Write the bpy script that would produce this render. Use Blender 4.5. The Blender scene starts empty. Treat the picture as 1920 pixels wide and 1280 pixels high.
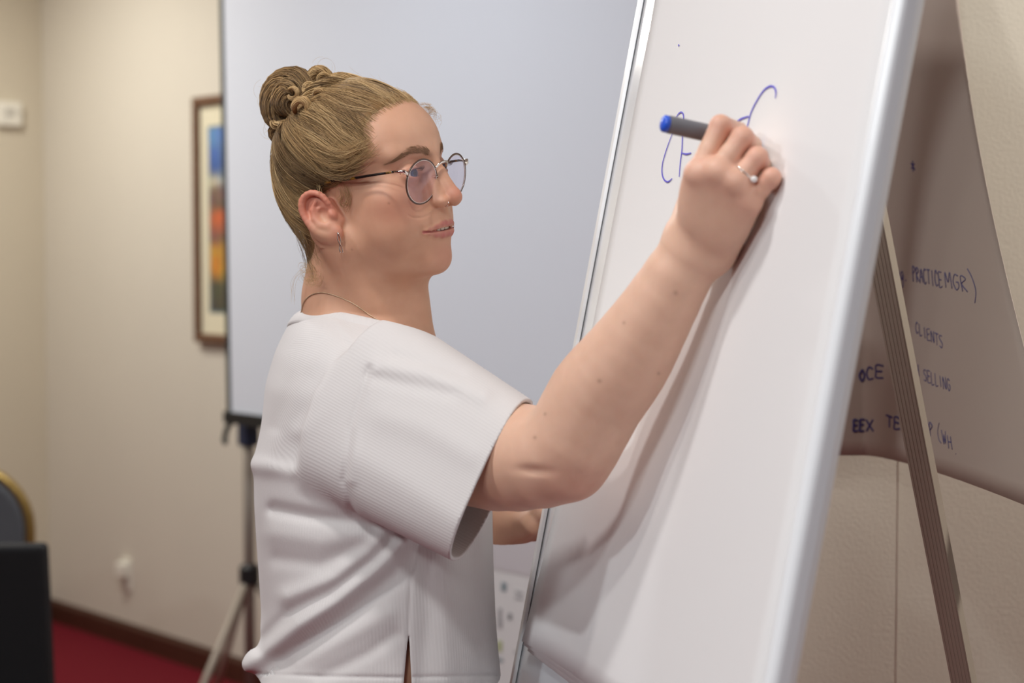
import bpy, bmesh, math, random
import numpy as np
from mathutils import Vector, Matrix

random.seed(7); rng = np.random.default_rng(7)
SC = bpy.context.scene
COL = SC.collection
# ------------------------------------------------------------------ camera
FPX = 3300.0
TILT = math.atan(170 / FPX)
CAMZ = 1.45
cam_d = bpy.data.cameras.new('camera'); cam = bpy.data.objects.new('camera', cam_d); COL.objects.link(cam)
cam.location = (0, 0, CAMZ); cam.rotation_euler = (math.pi / 2 - TILT, 0, 0)
cam_d.sensor_width = 23.5; cam_d.lens = FPX * 23.5 / 1920
cam_d.clip_start = 0.05; cam_d.clip_end = 60
cam_d.dof.use_dof = True; cam_d.dof.focus_distance = 1.93; cam_d.dof.aperture_fstop = 2.6
SC.camera = cam
# ------------------------------------------------------------------ light
SC.view_settings.view_transform = 'Standard'; SC.view_settings.look = 'None'
SC.view_settings.gamma = 1.0; SC.view_settings.exposure = -0.48
SC.view_settings.use_curve_mapping = False
w = bpy.data.worlds.new('room_ambient'); SC.world = w; w.use_nodes = True
w.node_tree.nodes['Background'].inputs[0].default_value = (0.90, 0.92, 1.0, 1)
w.node_tree.nodes['Background'].inputs[1].default_value = 0.05
CEIL = 2.75
def area(name, loc, size, power, col, target=None, spread=math.pi):
    l = bpy.data.lights.new(name, 'AREA'); l.shape = 'DISK'; l.size = size; l.energy = power; l.color = col; l.spread = spread
    o = bpy.data.objects.new(name, l); COL.objects.link(o); o.location = loc
    if target is not None:
        o.rotation_euler = (Vector(target) - Vector(loc)).to_track_quat('-Z', 'Y').to_euler()
    return o
LAMPS = [  # unseen ceiling downlights, several added to brighten single parts: x, y, diameter, power, colour
    (-0.50, 1.40, 0.16, 15, (1.0, 0.98, 0.96)),
    (-1.30, 1.00, 0.18, 12, (1.0, 0.96, 0.91)),
    (-0.30, -0.3, 0.30, 34, (0.92, 0.99, 1.0)),
    (-1.30, -0.9, 0.40, 45, (0.92, 0.99, 1.0)),
    (-1.95, 5.60, 0.22, 31, (1.0, 0.975, 0.90)),
    (-0.80, 3.45, 0.22, 21, (0.90, 0.96, 1.0)),
    (1.50, 1.80, 0.22, 48, (1.0, 0.97, 0.89)),
    (-2.30, 0.50, 0.24, 43, (0.92, 0.98, 1.0)),
    (-1.85, 4.60, 0.22, 28, (1.0, 0.98, 0.92)),
]
for i, (x, y, s, p, c) in enumerate(LAMPS):
    area('downlight_lamp', (x, y, CEIL - 0.035), s, p, c)

# ------------------------------------------------------------------ geometry helpers
cF = np.array([0, math.cos(TILT), -math.sin(TILT)]); cU = np.array([0, math.sin(TILT), math.cos(TILT)]); cR = np.array([1., 0, 0])
cC = np.array([0, 0, CAMZ])
def PX(px, py, d):
    return cC + d * (cF + (px - 960) / FPX * cR - (py - 640) / FPX * cU)
def topx(P):
    v = np.asarray(P) - cC; d = v @ cF
    return 960 + FPX * (v @ cR) / d, 640 - FPX * (v @ cU) / d
def nrm(v):
    v = np.asarray(v, float); return v / np.linalg.norm(v)

def make_obj(name, verts, faces, mat=None, parent=None, smooth=False):
    me = bpy.data.meshes.new(name)
    me.from_pydata([tuple(map(float, v)) for v in verts], [], [tuple(map(int, f)) for f in faces])
    me.update()
    if smooth:
        me.polygons.foreach_set('use_smooth', [True] * len(me.polygons))
    o = bpy.data.objects.new(name, me); COL.objects.link(o)
    if mat: me.materials.append(mat)
    if parent is not None: o.parent = parent
    return o
def np_obj(name, V, Q, mat=None, parent=None, smooth=True):
    """fast mesh from numpy arrays; Q is (n,3) or (n,4)"""
    V = np.ascontiguousarray(V, np.float32); Q = np.ascontiguousarray(Q, np.int32)
    me = bpy.data.meshes.new(name); k = Q.shape[1]
    me.vertices.add(len(V)); me.vertices.foreach_set('co', V.ravel())
    me.loops.add(Q.size); me.loops.foreach_set('vertex_index', Q.ravel())
    me.polygons.add(len(Q)); me.polygons.foreach_set('loop_start', np.arange(len(Q), dtype=np.int32) * k)
    me.update(calc_edges=True)
    if smooth: me.polygons.foreach_set('use_smooth', np.ones(len(Q), bool))
    me.validate()
    o = bpy.data.objects.new(name, me); COL.objects.link(o)
    if mat: me.materials.append(mat)
    if parent is not None: o.parent = parent
    return o
def attr_f(o, name, vals):
    a = o.data.attributes.new(name, 'FLOAT', 'POINT'); a.data.foreach_set('value', np.ascontiguousarray(vals, np.float32))
def attr_c(o, name, vals):
    a = o.data.attributes.new(name, 'FLOAT_COLOR', 'POINT')
    v = np.ones((len(vals), 4), np.float32); v[:, :3] = vals; a.data.foreach_set('color', v.ravel())
class MB:
    """collects shapes into one mesh"""
    def __init__(s): s.v = []; s.f = []
    def add(s, v, f):
        o = len(s.v); s.v += [tuple(map(float, p)) for p in v]; s.f += [tuple(i + o for i in q) for q in f]; return s
    def box(s, c, h, M=None):
        c = np.array(c, float); h = np.array(h, float)
        v = [np.array([x, y, z]) * h for x in (-1, 1) for y in (-1, 1) for z in (-1, 1)]
        if M is not None: v = [np.array(M) @ p for p in v]
        return s.add([p + c for p in v], [(0, 1, 3, 2), (4, 6, 7, 5), (0, 4, 5, 1), (2, 3, 7, 6), (0, 2, 6, 4), (1, 5, 7, 3)])
    def tube(s, pts, r, n=8, cap=True, closed=False):
        pts = np.array(pts, float); m = len(pts); r = np.broadcast_to(np.asarray(r, float), (m,))
        if closed: T = np.roll(pts, -1, 0) - np.roll(pts, 1, 0)
        else: T = np.gradient(pts, axis=0)
        T /= np.linalg.norm(T, axis=1)[:, None] + 1e-12
        up = np.array([0, 0, 1.]) if abs(T[0][2]) < .9 else np.array([1., 0, 0])
        N = nrm(np.cross(T[0], up)); vs = []; 
        for i in range(m):
            N = nrm(N - T[i] * (N @ T[i])); B = np.cross(T[i], N)
            for k in range(n):
                a = 2 * math.pi * k / n; vs.append(pts[i] + r[i] * (math.cos(a) * N + math.sin(a) * B))
        fs = []
        for i in range(m if closed else m - 1):
            j = (i + 1) % m
            for k in range(n):
                fs.append((i * n + k, i * n + (k + 1) % n, j * n + (k + 1) % n, j * n + k))
        if cap and not closed: fs += [tuple(range(n))[::-1], tuple((m - 1) * n + k for k in range(n))]
        return s.add(vs, fs)
    def lathe(s, prof, base, axis, n=24, cap=True):
        """prof: (t along axis, radius)"""
        axis = nrm(axis); up = np.array([0, 0, 1.]) if abs(axis[2]) < .9 else np.array([1., 0, 0])
        A = nrm(np.cross(axis, up)); B = np.cross(axis, A); vs = []
        for t, r in prof:
            for k in range(n):
                a = 2 * math.pi * k / n; vs.append(np.array(base) + axis * t + r * (math.cos(a) * A + math.sin(a) * B))
        fs = [(i * n + k, i * n + (k + 1) % n, (i + 1) * n + (k + 1) % n, (i + 1) * n + k) for i in range(len(prof) - 1) for k in range(n)]
        if cap: fs += [tuple(range(n))[::-1], tuple((len(prof) - 1) * n + k for k in range(n))]
        return s.add(vs, fs)
    def sweep(s, prof, p0, p1, ax, ay, cap=True):
        """extrude closed 2-D profile (in ax, ay) from p0 to p1"""
        p0 = np.array(p0); p1 = np.array(p1); ax = np.array(ax); ay = np.array(ay); n = len(prof)
        vs = [p0 + a * ax + b * ay for a, b in prof] + [p1 + a * ax + b * ay for a, b in prof]
        fs = [(k, (k + 1) % n, n + (k + 1) % n, n + k) for k in range(n)]
        if cap: fs += [tuple(range(n))[::-1], tuple(range(n, 2 * n))]
        return s.add(vs, fs)
    def build(s, name, mat=None, parent=None, smooth=False, bevel=0, seg=2):
        o = make_obj(name, s.v, s.f, mat, parent, smooth)
        bm = bmesh.new(); bm.from_mesh(o.data); bmesh.ops.recalc_face_normals(bm, faces=bm.faces); bm.to_mesh(o.data); bm.free()
        if smooth: o.data.polygons.foreach_set('use_smooth', [True] * len(o.data.polygons))
        if bevel:
            m = o.modifiers.new('bevel', 'BEVEL'); m.width = bevel; m.segments = seg; m.limit_method = 'ANGLE'
        return o
def empty(name, loc=(0, 0, 0)):
    # the parts keep world coordinates: parent inverse is set when they are attached
    o = bpy.data.objects.new(name, None); COL.objects.link(o); o.location = loc; o.empty_display_size = .05
    return o
def adopt(root, *parts):
    for p in parts:
        p.parent = root; p.matrix_parent_inverse = Matrix.Translation(-Vector(root.location)) if root.type == 'EMPTY' else Matrix.Identity(4)
def tag(o, label=None, cat=None, group=None, kind=None):
    if label: o['label'] = label
    if cat: o['category'] = cat
    if group: o['group'] = group
    if kind: o['kind'] = kind
    return o
def catmull(pts, n):
    pts = np.array(pts, float); P = np.vstack([2 * pts[0] - pts[1], pts, 2 * pts[-1] - pts[-2]]); out = []
    t = np.linspace(0, len(pts) - 1 - 1e-9, n)
    for x in t:
        i = int(x); u = x - i; a, b, c, d = P[i:i + 4]
        out.append(.5 * (2 * b + (c - a) * u + (2 * a - 5 * b + 4 * c - d) * u * u + (3 * b - a - 3 * c + d) * u ** 3))
    return np.array(out)

# ------------------------------------------------------------------ materials
def srgb(r, g, b):
    f = lambda c: (c / 255 / 12.92) if c / 255 <= .04045 else ((c / 255 + .055) / 1.055) ** 2.4
    return (f(r), f(g), f(b), 1)
class NT:
    def __init__(s, name):
        s.m = bpy.data.materials.new(name); s.m.use_nodes = True; s.t = s.m.node_tree; s.n = s.t.nodes; s.b = s.n['Principled BSDF']
    def node(s, typ, **kw):
        n = s.n.new(typ)
        for k, v in kw.items():
            if k in n.inputs: n.inputs[k].default_value = v
            else: setattr(n, k, v)
        return n
    def link(s, a, b): s.t.links.new(a, b)
def mat(name, col, rough=.6, metal=0, spec=.5, noise=None, bump=None, sheen=0, coat=0):
    """noise=(scale, amount) colour variation; bump=(scale, strength)"""
    q = NT(name); b = q.b
    b.inputs['Base Color'].default_value = col; b.inputs['Roughness'].default_value = rough; b.inputs['Metallic'].default_value = metal
    b.inputs['Specular IOR Level'].default_value = spec
    if sheen: b.inputs['Sheen Weight'].default_value = sheen
    if coat: b.inputs['Coat Weight'].default_value = coat
    tc = q.node('ShaderNodeTexCoord')
    if noise:
        t = q.node('ShaderNodeTexNoise', Scale=noise[0], Detail=4.0); q.link(tc.outputs['Object'], t.inputs['Vector'])
        mx = q.node('ShaderNodeMix', data_type='RGBA')
        mx.inputs['A'].default_value = tuple(c * (1 - noise[1]) for c in col[:3]) + (1,)
        mx.inputs['B'].default_value = tuple(min(1, c * (1 + noise[1])) for c in col[:3]) + (1,)
        q.link(t.outputs['Fac'], mx.inputs['Factor']); q.link(mx.outputs['Result'], b.inputs['Base Color'])
    if bump:
        t = q.node('ShaderNodeTexNoise', Scale=bump[0], Detail=3.0); q.link(tc.outputs['Object'], t.inputs['Vector'])
        bp = q.node('ShaderNodeBump', Strength=bump[1], Distance=.002); q.link(t.outputs['Fac'], bp.inputs['Height']); q.link(bp.outputs['Normal'], b.inputs['Normal'])
    return q.m
M = {}
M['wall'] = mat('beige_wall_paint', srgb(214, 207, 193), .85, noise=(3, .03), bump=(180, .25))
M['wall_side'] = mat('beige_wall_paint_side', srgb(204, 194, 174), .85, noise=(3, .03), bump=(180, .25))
M['ceiling'] = mat('ceiling_paint', srgb(226, 222, 214), .9, noise=(5, .02))
M['carpet'] = mat('red_carpet', srgb(106, 15, 30), .95, spec=.2, noise=(160, .3), bump=(400, .8))
M['dark_wood'] = mat('dark_wood', srgb(72, 40, 28), .45, noise=(14, .25))
M['brown_wood'] = mat('brown_wood', srgb(104, 70, 48), .4, noise=(20, .25))
M['white_plastic'] = mat('white_plastic', srgb(232, 228, 216), .4)
M['grey_plastic'] = mat('grey_plastic', srgb(190, 186, 176), .4)
M['black'] = mat('black_plastic', srgb(24, 24, 26), .5)
M['screen'] = mat('screen_fabric', srgb(228, 233, 242), .8, noise=(4, .01), bump=(900, .1))
M['screen_edge'] = mat('screen_edge', srgb(28, 42, 44), .6)
M['alu'] = mat('brushed_aluminium', srgb(205, 208, 212), .38, metal=.85, noise=(60, .05))
M['alu_white'] = mat('silver_lacquer', srgb(244, 247, 250), .28, metal=0, spec=.6)
M['steel'] = mat('steel', srgb(190, 190, 192), .25, metal=1)
M['leg'] = mat('leg_lacquer', srgb(168, 156, 142), .5, metal=.1)
M['whiteboard'] = mat('whiteboard_enamel', srgb(228, 231, 236), .18, coat=.3)
M['tan_edge'] = mat('tan_board_edge', srgb(190, 168, 138), .7)
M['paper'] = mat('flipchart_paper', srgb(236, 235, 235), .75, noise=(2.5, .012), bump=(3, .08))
M['paper_shaded'] = mat('shaded_writing_paper', srgb(176, 162, 152), .8, noise=(3, .02))  # white paper toned down, its shade put into the colour
M['ink'] = mat('blue_ink', srgb(84, 72, 208), .5)
M['ink_dark'] = mat('dark_blue_ink', srgb(62, 56, 118), .6)
M['black_fabric'] = mat('black_fabric', srgb(15, 15, 18), .9, noise=(200, .3), bump=(300, .4))
M['grey_fabric'] = mat('grey_fabric', srgb(88, 90, 94), .9, noise=(250, .15), bump=(300, .4))
M['gold'] = mat('gold_metal', srgb(168, 140, 82), .35, metal=.8)
M['silver'] = mat('silver_metal', srgb(235, 228, 222), .15, metal=1)
M['cream'] = mat('cream_mat_board', srgb(226, 218, 190), .8)
M['poster'] = mat('poster_paper', srgb(226, 226, 226), .6)
M['wall_shade_grey'] = mat('poster_wall_shade', srgb(206, 202, 206), .6)
def lamp_mat():
    q = NT('lamp_diffuser'); q.b.inputs['Emission Color'].default_value = (1, .95, .88, 1); q.b.inputs['Emission Strength'].default_value = 4.0
    q.b.inputs['Base Color'].default_value = (.9, .9, .9, 1); return q.m
M['lamp'] = lamp_mat()
# ================================================================== the room
bdir = nrm([.932, -1.05, 0]); bn = np.array([-bdir[1] * -1, -bdir[0], 0]); bn = np.array([bdir[1], -bdir[0], 0])  # towards the camera side
CORNER = np.array([-1.824, 6.88, 0])
RX, RY = .38, 2.45                      # outer corner of the projecting right-hand wall
BACKEND = CORNER + bdir * ((RX - CORNER[0]) / bdir[0])
def wallquad(name, a, b, mt, thick, side, z0=0, z1=CEIL):
    """vertical wall slab from a to b, its visible face on the line a-b, body behind (side * normal)"""
    a = np.array(a, float); b = np.array(b, float); n = nrm(np.array([b[1] - a[1], a[0] - b[0], 0])) * side * thick
    v = []
    for z in (z0, z1):
        for p in (a, b, b + n, a + n): v.append((p[0], p[1], z))
    o = make_obj(name, v, [(0, 1, 5, 4), (1, 2, 6, 5), (2, 3, 7, 6), (3, 0, 4, 7), (0, 3, 2, 1), (4, 5, 6, 7)], mt)
    return tag(o, kind='structure')
LEND = CORNER + bn * 6.0
wallquad('wall_back', CORNER, BACKEND, M['wall'], .12, -1)
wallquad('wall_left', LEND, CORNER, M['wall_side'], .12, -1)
wallquad('wall_side', [RX, BACKEND[1], 0], [RX, RY + .1205, 0], M['wall'], .12, -1)
wallquad('wall_right', [RX, RY, 0], [3.2, RY, 0], M['wall'], .12, -1)
fl = MB(); fl.add([(-7, -3, 0), (4, -3, 0), (4, 8, 0), (-7, 8, 0), (-7, -3, -.08), (4, -3, -.08), (4, 8, -.08), (-7, 8, -.08)], [(0, 1, 2, 3), (4, 7, 6, 5), (0, 4, 5, 1), (1, 5, 6, 2), (2, 6, 7, 3), (3, 7, 4, 0)])
tag(fl.build('floor', M['carpet']), kind='structure')
ce = MB(); ce.add([(-7, -3, CEIL), (4, -3, CEIL), (4, 8, CEIL), (-7, 8, CEIL), (-7, -3, CEIL + .08), (4, -3, CEIL + .08), (4, 8, CEIL + .08), (-7, 8, CEIL + .08)], [(0, 3, 2, 1), (4, 5, 6, 7), (0, 1, 5, 4), (1, 2, 6, 5), (2, 3, 7, 6), (3, 0, 4, 7)])
tag(ce.build('ceiling', M['ceiling']), kind='structure')
def baseboard(name, a, b, h=.085, t=.014):
    a = np.array(a, float); b = np.array(b, float); d = nrm(b - a); n = np.array([d[1], -d[0], 0])
    m = MB(); m.sweep([(0, 0), (t, 0), (t, h * .8), (t * .4, h), (0, h)], a, b, n, np.array([0, 0, 1.]))
    return tag(m.build(name, M['dark_wood']), kind='structure')
baseboard('baseboard_back', CORNER + bdir * .016, BACKEND - bdir * .02)
baseboard('baseboard_left', LEND, CORNER - (-bn) * .016)
baseboard('baseboard_right', [RX, RY, 0], [3.2, RY, 0])
# slim vertical joint strip on the right wall
m = MB(); jx = (1690 - 960) / FPX * RY
m.box((jx, RY - .0006, 1.0), (.0016, .0006, .995)); tag(m.build('trim_1', M['wall']), kind='structure')
# a recessed fitting for each lamp, the added ones too
for i, (x, y, s, p, c) in enumerate(LAMPS):
    e = empty('ceiling_downlight', (x, y, CEIL))
    where = ['in front of the flip chart', 'left of the woman', 'added above the camera as fill', 'added behind the camera as fill', 'in front of the left wall', 'in front of the projection screen', 'added to brighten the right wall', 'added at the far left for cool side light', 'added above the grey chair to brighten the wall'][i]
    tag(e, 'round recessed ceiling downlight ' + where, 'light', 'ceiling downlights')
    m = MB(); m.lathe([(0, s / 2 + .03), (.012, s / 2 + .025), (.012, s / 2 + .006), (0, s / 2 + .006)], (x, y, CEIL), (0, 0, -1), 32, cap=False)
    adopt(e, m.build('trim_ring', M['white_plastic'], smooth=False))
    m = MB(); m.lathe([(0, s / 2 + .006), (.006, s / 2 + .006)], (x, y, CEIL), (0, 0, -1), 32)
    adopt(e, m.build('diffuser', M['lamp']))

# ---- thermostat on the left wall
def on_back(px, off=0.0):
    """point of the back wall's face under image column px"""
    k = (px - 960) / FPX; s = (k * CORNER[1] - CORNER[0]) / (bdir[0] - k * bdir[1]); return CORNER + bdir * s + bn * off
def zrow(py, p): return CAMZ - (py - 470) / FPX * p[1]
MBk = np.stack([bdir, bn, [0, 0, 1]], 1)            # local: along wall, out of wall, up
MLf = np.stack([bn, bdir, [0, 0, 1]], 1)
k = (18 - 960) / FPX; s = (k * CORNER[1] - CORNER[0]) / (bn[0] - k * bn[1]); tp = CORNER + bn * s; tz = zrow(216, tp)
e = empty('thermostat', tp + np.array([0, 0, tz])); tag(e, 'small cream wall thermostat on the narrow wall at the left edge', 'thermostat')
c = tp + bdir * .014 + np.array([0, 0, tz])
adopt(e, MB().box(c, (.050, .014, .046), MLf).build('housing', M['white_plastic'], bevel=.005))
adopt(e, MB().box(c + bdir * .0145 + np.array([0, 0, .006]), (.022, .0015, .014), MLf).build('display', M['grey_plastic'], bevel=.001))
adopt(e, MB().box(c + bdir * .0145 + np.array([0, 0, -.024]) + bn * .01, (.006, .0015, .004), MLf).build('button', M['grey_plastic'], bevel=.001))
# ---- framed picture on the back wall
pa = on_back(375); zt, zb = zrow(186, pa), zrow(640, pa); W = .60; H = zt - zb; pc = pa + bdir * W / 2 + np.array([0, 0, (zt + zb) / 2])
e = empty('framed_picture', pa + bdir * W / 2 + np.array([0, 0, zb])); tag(e, 'framed blue and orange print with a cream mount half hidden by the projection screen', 'picture')
for nm_, du, dz, hu, hz in (('frame_rail', 0, H / 2 - .015, W / 2, .015), ('frame_rail', 0, -H / 2 + .015, W / 2, .015), ('frame_stile', -W / 2 + .015, 0, .015, H / 2 - .03), ('frame_stile', W / 2 - .015, 0, .015, H / 2 - .03)):
    adopt(e, MB().box(pc + bdir * du + bn * .014 + np.array([0, 0, dz]), (hu, .014, hz), MBk).build(nm_, M['brown_wood'], bevel=.004))
adopt(e, MB().box(pc + bn * .008, (W / 2 - .03, .004, H / 2 - .03), MBk).build('mount', M['cream']))
def art_mat():
    q = NT('abstract_print'); tc = q.node('ShaderNodeTexCoord'); sp = q.node('ShaderNodeSeparateXYZ'); q.link(tc.outputs['Generated'], sp.inputs[0])
    nz = q.node('ShaderNodeTexNoise', Scale=7.0, Detail=5.0); q.link(tc.outputs['Generated'], nz.inputs['Vector'])
    ad = q.node('ShaderNodeMath', operation='MULTIPLY_ADD'); q.link(nz.outputs['Fac'], ad.inputs[0]); ad.inputs[1].default_value = .10; q.link(sp.outputs['Z'], ad.inputs[2])
    r = q.node('ShaderNodeValToRGB'); q.link(ad.outputs[0], r.inputs[0]); cr = r.color_ramp
    stops = [(0.0, (70, 70, 62)), (.20, (88, 84, 70)), (.27, (190, 140, 50)), (.40, (186, 140, 60)), (.45, (120, 96, 76)), (.56, (206, 110, 62)), (.62, (124, 92, 76)), (.72, (118, 100, 92)), (.76, (190, 184, 176)), (.79, (120, 130, 150)), (.84, (66, 98, 158)), (1.0, (92, 132, 190))]
    cr.elements[0].position = 0; cr.elements[0].color = srgb(*stops[0][1])
    cr.elements[1].position = 1; cr.elements[1].color = srgb(*stops[-1][1])
    for p_, c_ in stops[1:-1]:
        el = cr.elements.new(p_); el.color = srgb(*c_)
    v = q.node('ShaderNodeTexVoronoi', Scale=9.0); q.link(tc.outputs['Generated'], v.inputs['Vector'])
    mx = q.node('ShaderNodeMix', data_type='RGBA', blend_type='OVERLAY'); mx.inputs['Factor'].default_value = .25
    q.link(r.outputs['Color'], mx.inputs['A']); q.link(v.outputs['Color'], mx.inputs['B']); q.link(mx.outputs['Result'], q.b.inputs['Base Color']); q.b.inputs['Roughness'].default_value = .5
    return q.m
adopt(e, MB().box(pc + bn * .0125, (W / 2 - .088, .0008, H / 2 - .108), MBk).build('print', art_mat()))
adopt(e, MB().box(pc + bn * .0122, (W / 2 - .080, .0005, H / 2 - .100), MBk).build('print_border', mat('blue_grey_border', srgb(120, 138, 140), .8)))
# ---- socket with a plug-in unit
pa = on_back(233); z = zrow(1080, pa)
e = empty('wall_socket', pa + np.array([0, 0, z - .06])); tag(e, 'small white wall socket with a plugged-in unit low on the beige wall', 'socket')
adopt(e, MB().box(pa + bn * .004 + np.array([0, 0, z]), (.036, .004, .058), MBk).build('face_plate', M['white_plastic'], bevel=.003))
adopt(e, MB().box(pa + bn * .022 + np.array([0, 0, z + .018]), (.024, .018, .026), MBk).build('plug', M['white_plastic'], bevel=.006))
adopt(e, MB().box(pa + bn * .0085 + np.array([0, 0, z - .03]), (.014, .001, .012), MBk).build('outlet', M['grey_plastic'], bevel=.002))

# ---- projection screen on a stand
sbase = CORNER + bn * .5
def scr(s, z, off=0.0):
    roll = math.tan(math.radians(1.1)); return sbase + bdir * (s - (z - .95) * roll) + bn * off + np.array([0, 0, z])
S0, S1, Z0, Z1 = 2.094, 3.80, .965, 2.35
e = empty('projection_screen', sbase + bdir * 2.3); tag(e, 'large pale grey projection screen with a black edge standing in front of the wall', 'screen')
def slab(name, s0, s1, z0, z1, o0, o1, mt, ns=1):
    v = []; f = []
    for a in (o0, o1):
        v += [scr(s0, z0, a), scr(s1, z0, a), scr(s1, z1, a), scr(s0, z1, a)]
    f = [(0, 1, 2, 3), (4, 7, 6, 5), (0, 4, 5, 1), (1, 5, 6, 2), (2, 6, 7, 3), (3, 7, 4, 0)]
    o = MB().add(v, f).build(name, mt); adopt(e, o); return o
slab('fabric', S0 + .022, S1 - .022, Z0 + .03, Z1, -.001, .001, M['screen'])
slab('edge_strip', S0, S0 + .022, Z0, Z1, -.0015, .0015, M['screen_edge'])
slab('edge_strip', S1 - .022, S1, Z0, Z1, -.0015, .0015, M['screen_edge'])
slab('bottom_batten', S0 - .004, S1 + .004, Z0 - .002, Z0 + .03, -.012, .012, M['black'])
slab('top_housing', S0 - .02, S1 + .02, Z1, Z1 + .07, -.035, .035, M['black'])
m = MB(); m.tube([scr(S0 + .02, Z0, 0), scr(S0 - .005, Z0 - .02, 0), scr(S0 - .02, Z0 - .055, 0), scr(S0 - .012, Z0 - .062, 0)], .008, 8); adopt(e, m.build('pull_hook', M['screen_edge'], smooth=True))
# the stand: post, clamp, collar, three legs
pp = PX(467, 1000, 5.12); pp[2] = 0
m = MB(); m.tube([pp + [0, 0, .10], pp + [0, 0, .6], pp + [0, 0, .985]], .016, 12); adopt(e, m.build('post', mat('stand_grey', srgb(150, 140, 130), .45, metal=.4), smooth=True))
m = MB(); m.box(pp + np.array([0, 0, .93]), (.024, .024, .045), MBk); adopt(e, m.build('post_clamp', mat('navy_clamp', srgb(34, 46, 78), .5), bevel=.006))
zc = zrow(1080, pp); m = MB(); m.lathe([(-.03, .024), (-.025, .03), (.02, .03), (.03, .02)], pp + np.array([0, 0, zc]), (0, 0, 1), 16); adopt(e, m.build('leg_collar', M['black']))
ldir = np.array([-.19, -.32, -zc])
for a in (0, 120, 240):
    ca, sa = math.cos(math.radians(a)), math.sin(math.radians(a)); d = np.array([ldir[0] * ca - ldir[1] * sa, ldir[0] * sa + ldir[1] * ca, ldir[2]])
    d[:2] = d[:2]; q = pp + np.array([0, 0, zc])
    m = MB(); m.tube([q + d * .03, q + d * .98], .011, 8); lg = m.build('leg', M['leg'], smooth=True); adopt(e, lg)
    m = MB(); m.lathe([(-.0, .014), (.03, .016), (.045, .012)], q + d * .98 - nrm(d) * .03, nrm(d), 10); ft_ = m.build('rubber_foot', M['black']); ft_.parent = lg

# ---- printed poster panel leaning on the back wall, behind the woman
pq_ = CORNER + bn * .66; kq_ = (968 - 960) / FPX; pm = pq_ + bdir * ((kq_ * pq_[1] - pq_[0]) / (bdir[0] - kq_ * bdir[1])); pz = zrow(1083, pm)
e = empty('poster_panel', pm); tag(e, 'white printed display panel with an added grey top band for the shaded wall, standing behind the shirt hem', 'poster')
def pan(u, z, o): return pm + bdir * u + bn * (o + (1.0 - z) * .06) + np.array([0, 0, z])
def pslab(name, u0, u1, z0, z1, o0, o1, mt):
    v = []
    for a in (o0, o1): v += [pan(u0, z0, a), pan(u1, z0, a), pan(u1, z1, a), pan(u0, z1, a)]
    o = MB().add(v, [(0, 1, 2, 3), (4, 7, 6, 5), (0, 4, 5, 1), (1, 5, 6, 2), (2, 6, 7, 3), (3, 7, 4, 0)]).build(name, mt); adopt(e, o)
pslab('panel', -.30, .30, 0.003, .90, -.012, 0, M['poster'])
for u_ in (-.22, .22):
    adopt(e, MB().tube([pan(u_, .62, -.014), pan(u_, .006, -.19)], .006, 8).build('rear_strut', M['alu'], smooth=True))
pslab('wall_shade_band', -.298, .298, pz + .01, .898, 0, .0015, M['wall_shade_grey'])  # added band standing in for the wall in different light
ptc = {'teal': mat('print_teal', srgb(120, 138, 146), .7), 'grey': mat('print_grey', srgb(170, 170, 172), .7), 'green': mat('print_green', srgb(178, 186, 140), .7), 'dark': mat('print_dark', srgb(120, 122, 126), .7)}
for px_, py_, w_, h_, cc in ((956, 1105, 13, 16, 'teal'), (951, 1158, 10, 22, 'grey'), (970, 1158, 9, 12, 'dark'), (952, 1176, 12, 16, 'grey'), (953, 1218, 14, 20, 'green'), (955, 1244, 16, 6, 'teal'), (985, 1110, 22, 5, 'grey'), (985, 1120, 22, 4, 'grey'), (988, 1222, 22, 5, 'grey')):
    u = (px_ - 968) / FPX * pm[1] / abs(bdir[0]); z = zrow(py_, pm); hw = w_ / FPX * pm[1] / 2; hh = h_ / FPX * pm[1] / 2
    pslab('printed_mark', u - hw, u + hw, z - hh, z + hh, 0, .0012, ptc[cc])

# ---- grey banquet chair with a gold frame, far left
def arc_back(cx, cy, w, zb, zt, r, n=8):
    pts = [(cx - w / 2, cy, zb), (cx - w / 2, cy, zt - r)]
    for i in range(1, n + 1):
        a = math.pi - i * math.pi / 2 / n; pts.append((cx - w / 2 + r + r * math.cos(a), cy, zt - r + r * math.sin(a)))
    for i in range(1, n + 1):
        a = math.pi / 2 - i * math.pi / 2 / n; pts.append((cx + w / 2 - r + r * math.cos(a), cy, zt - r + r * math.sin(a)))
    pts.append((cx + w / 2, cy, zb)); return np.array(pts)
cx, cy = (50 - 960) / FPX * 4.6 - .225, 4.6; zt = CAMZ - (878 - 470) / FPX * 4.6
e = empty('banquet_chair', (cx, cy, 0)); tag(e, 'grey upholstered banquet chair with a rounded gold frame at the left edge', 'chair')
bk = arc_back(cx, cy, .45, .44, zt, .16)
m = MB(); m.tube(bk, .014, 10); adopt(e, m.build('back_frame', M['gold'], smooth=True))
inner = arc_back(cx, cy, .43, .50, zt - .012, .15); n_ = len(inner)
vv = [p + np.array([0, -.022, 0]) for p in inner] + [p + np.array([0, .022, 0]) for p in inner]
m = MB(); m.add(vv, [tuple(range(n_))[::-1], tuple(range(n_, 2 * n_))] + [(i, (i + 1) % n_, n_ + (i + 1) % n_, n_ + i) for i in range(n_)]); adopt(e, m.build('backrest', M['grey_fabric'], bevel=.012))
m = MB(); m.box((cx, cy - .21, .445), (.215, .21, .035)); adopt(e, m.build('seat', M['grey_fabric'], bevel=.02, seg=3))
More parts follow.
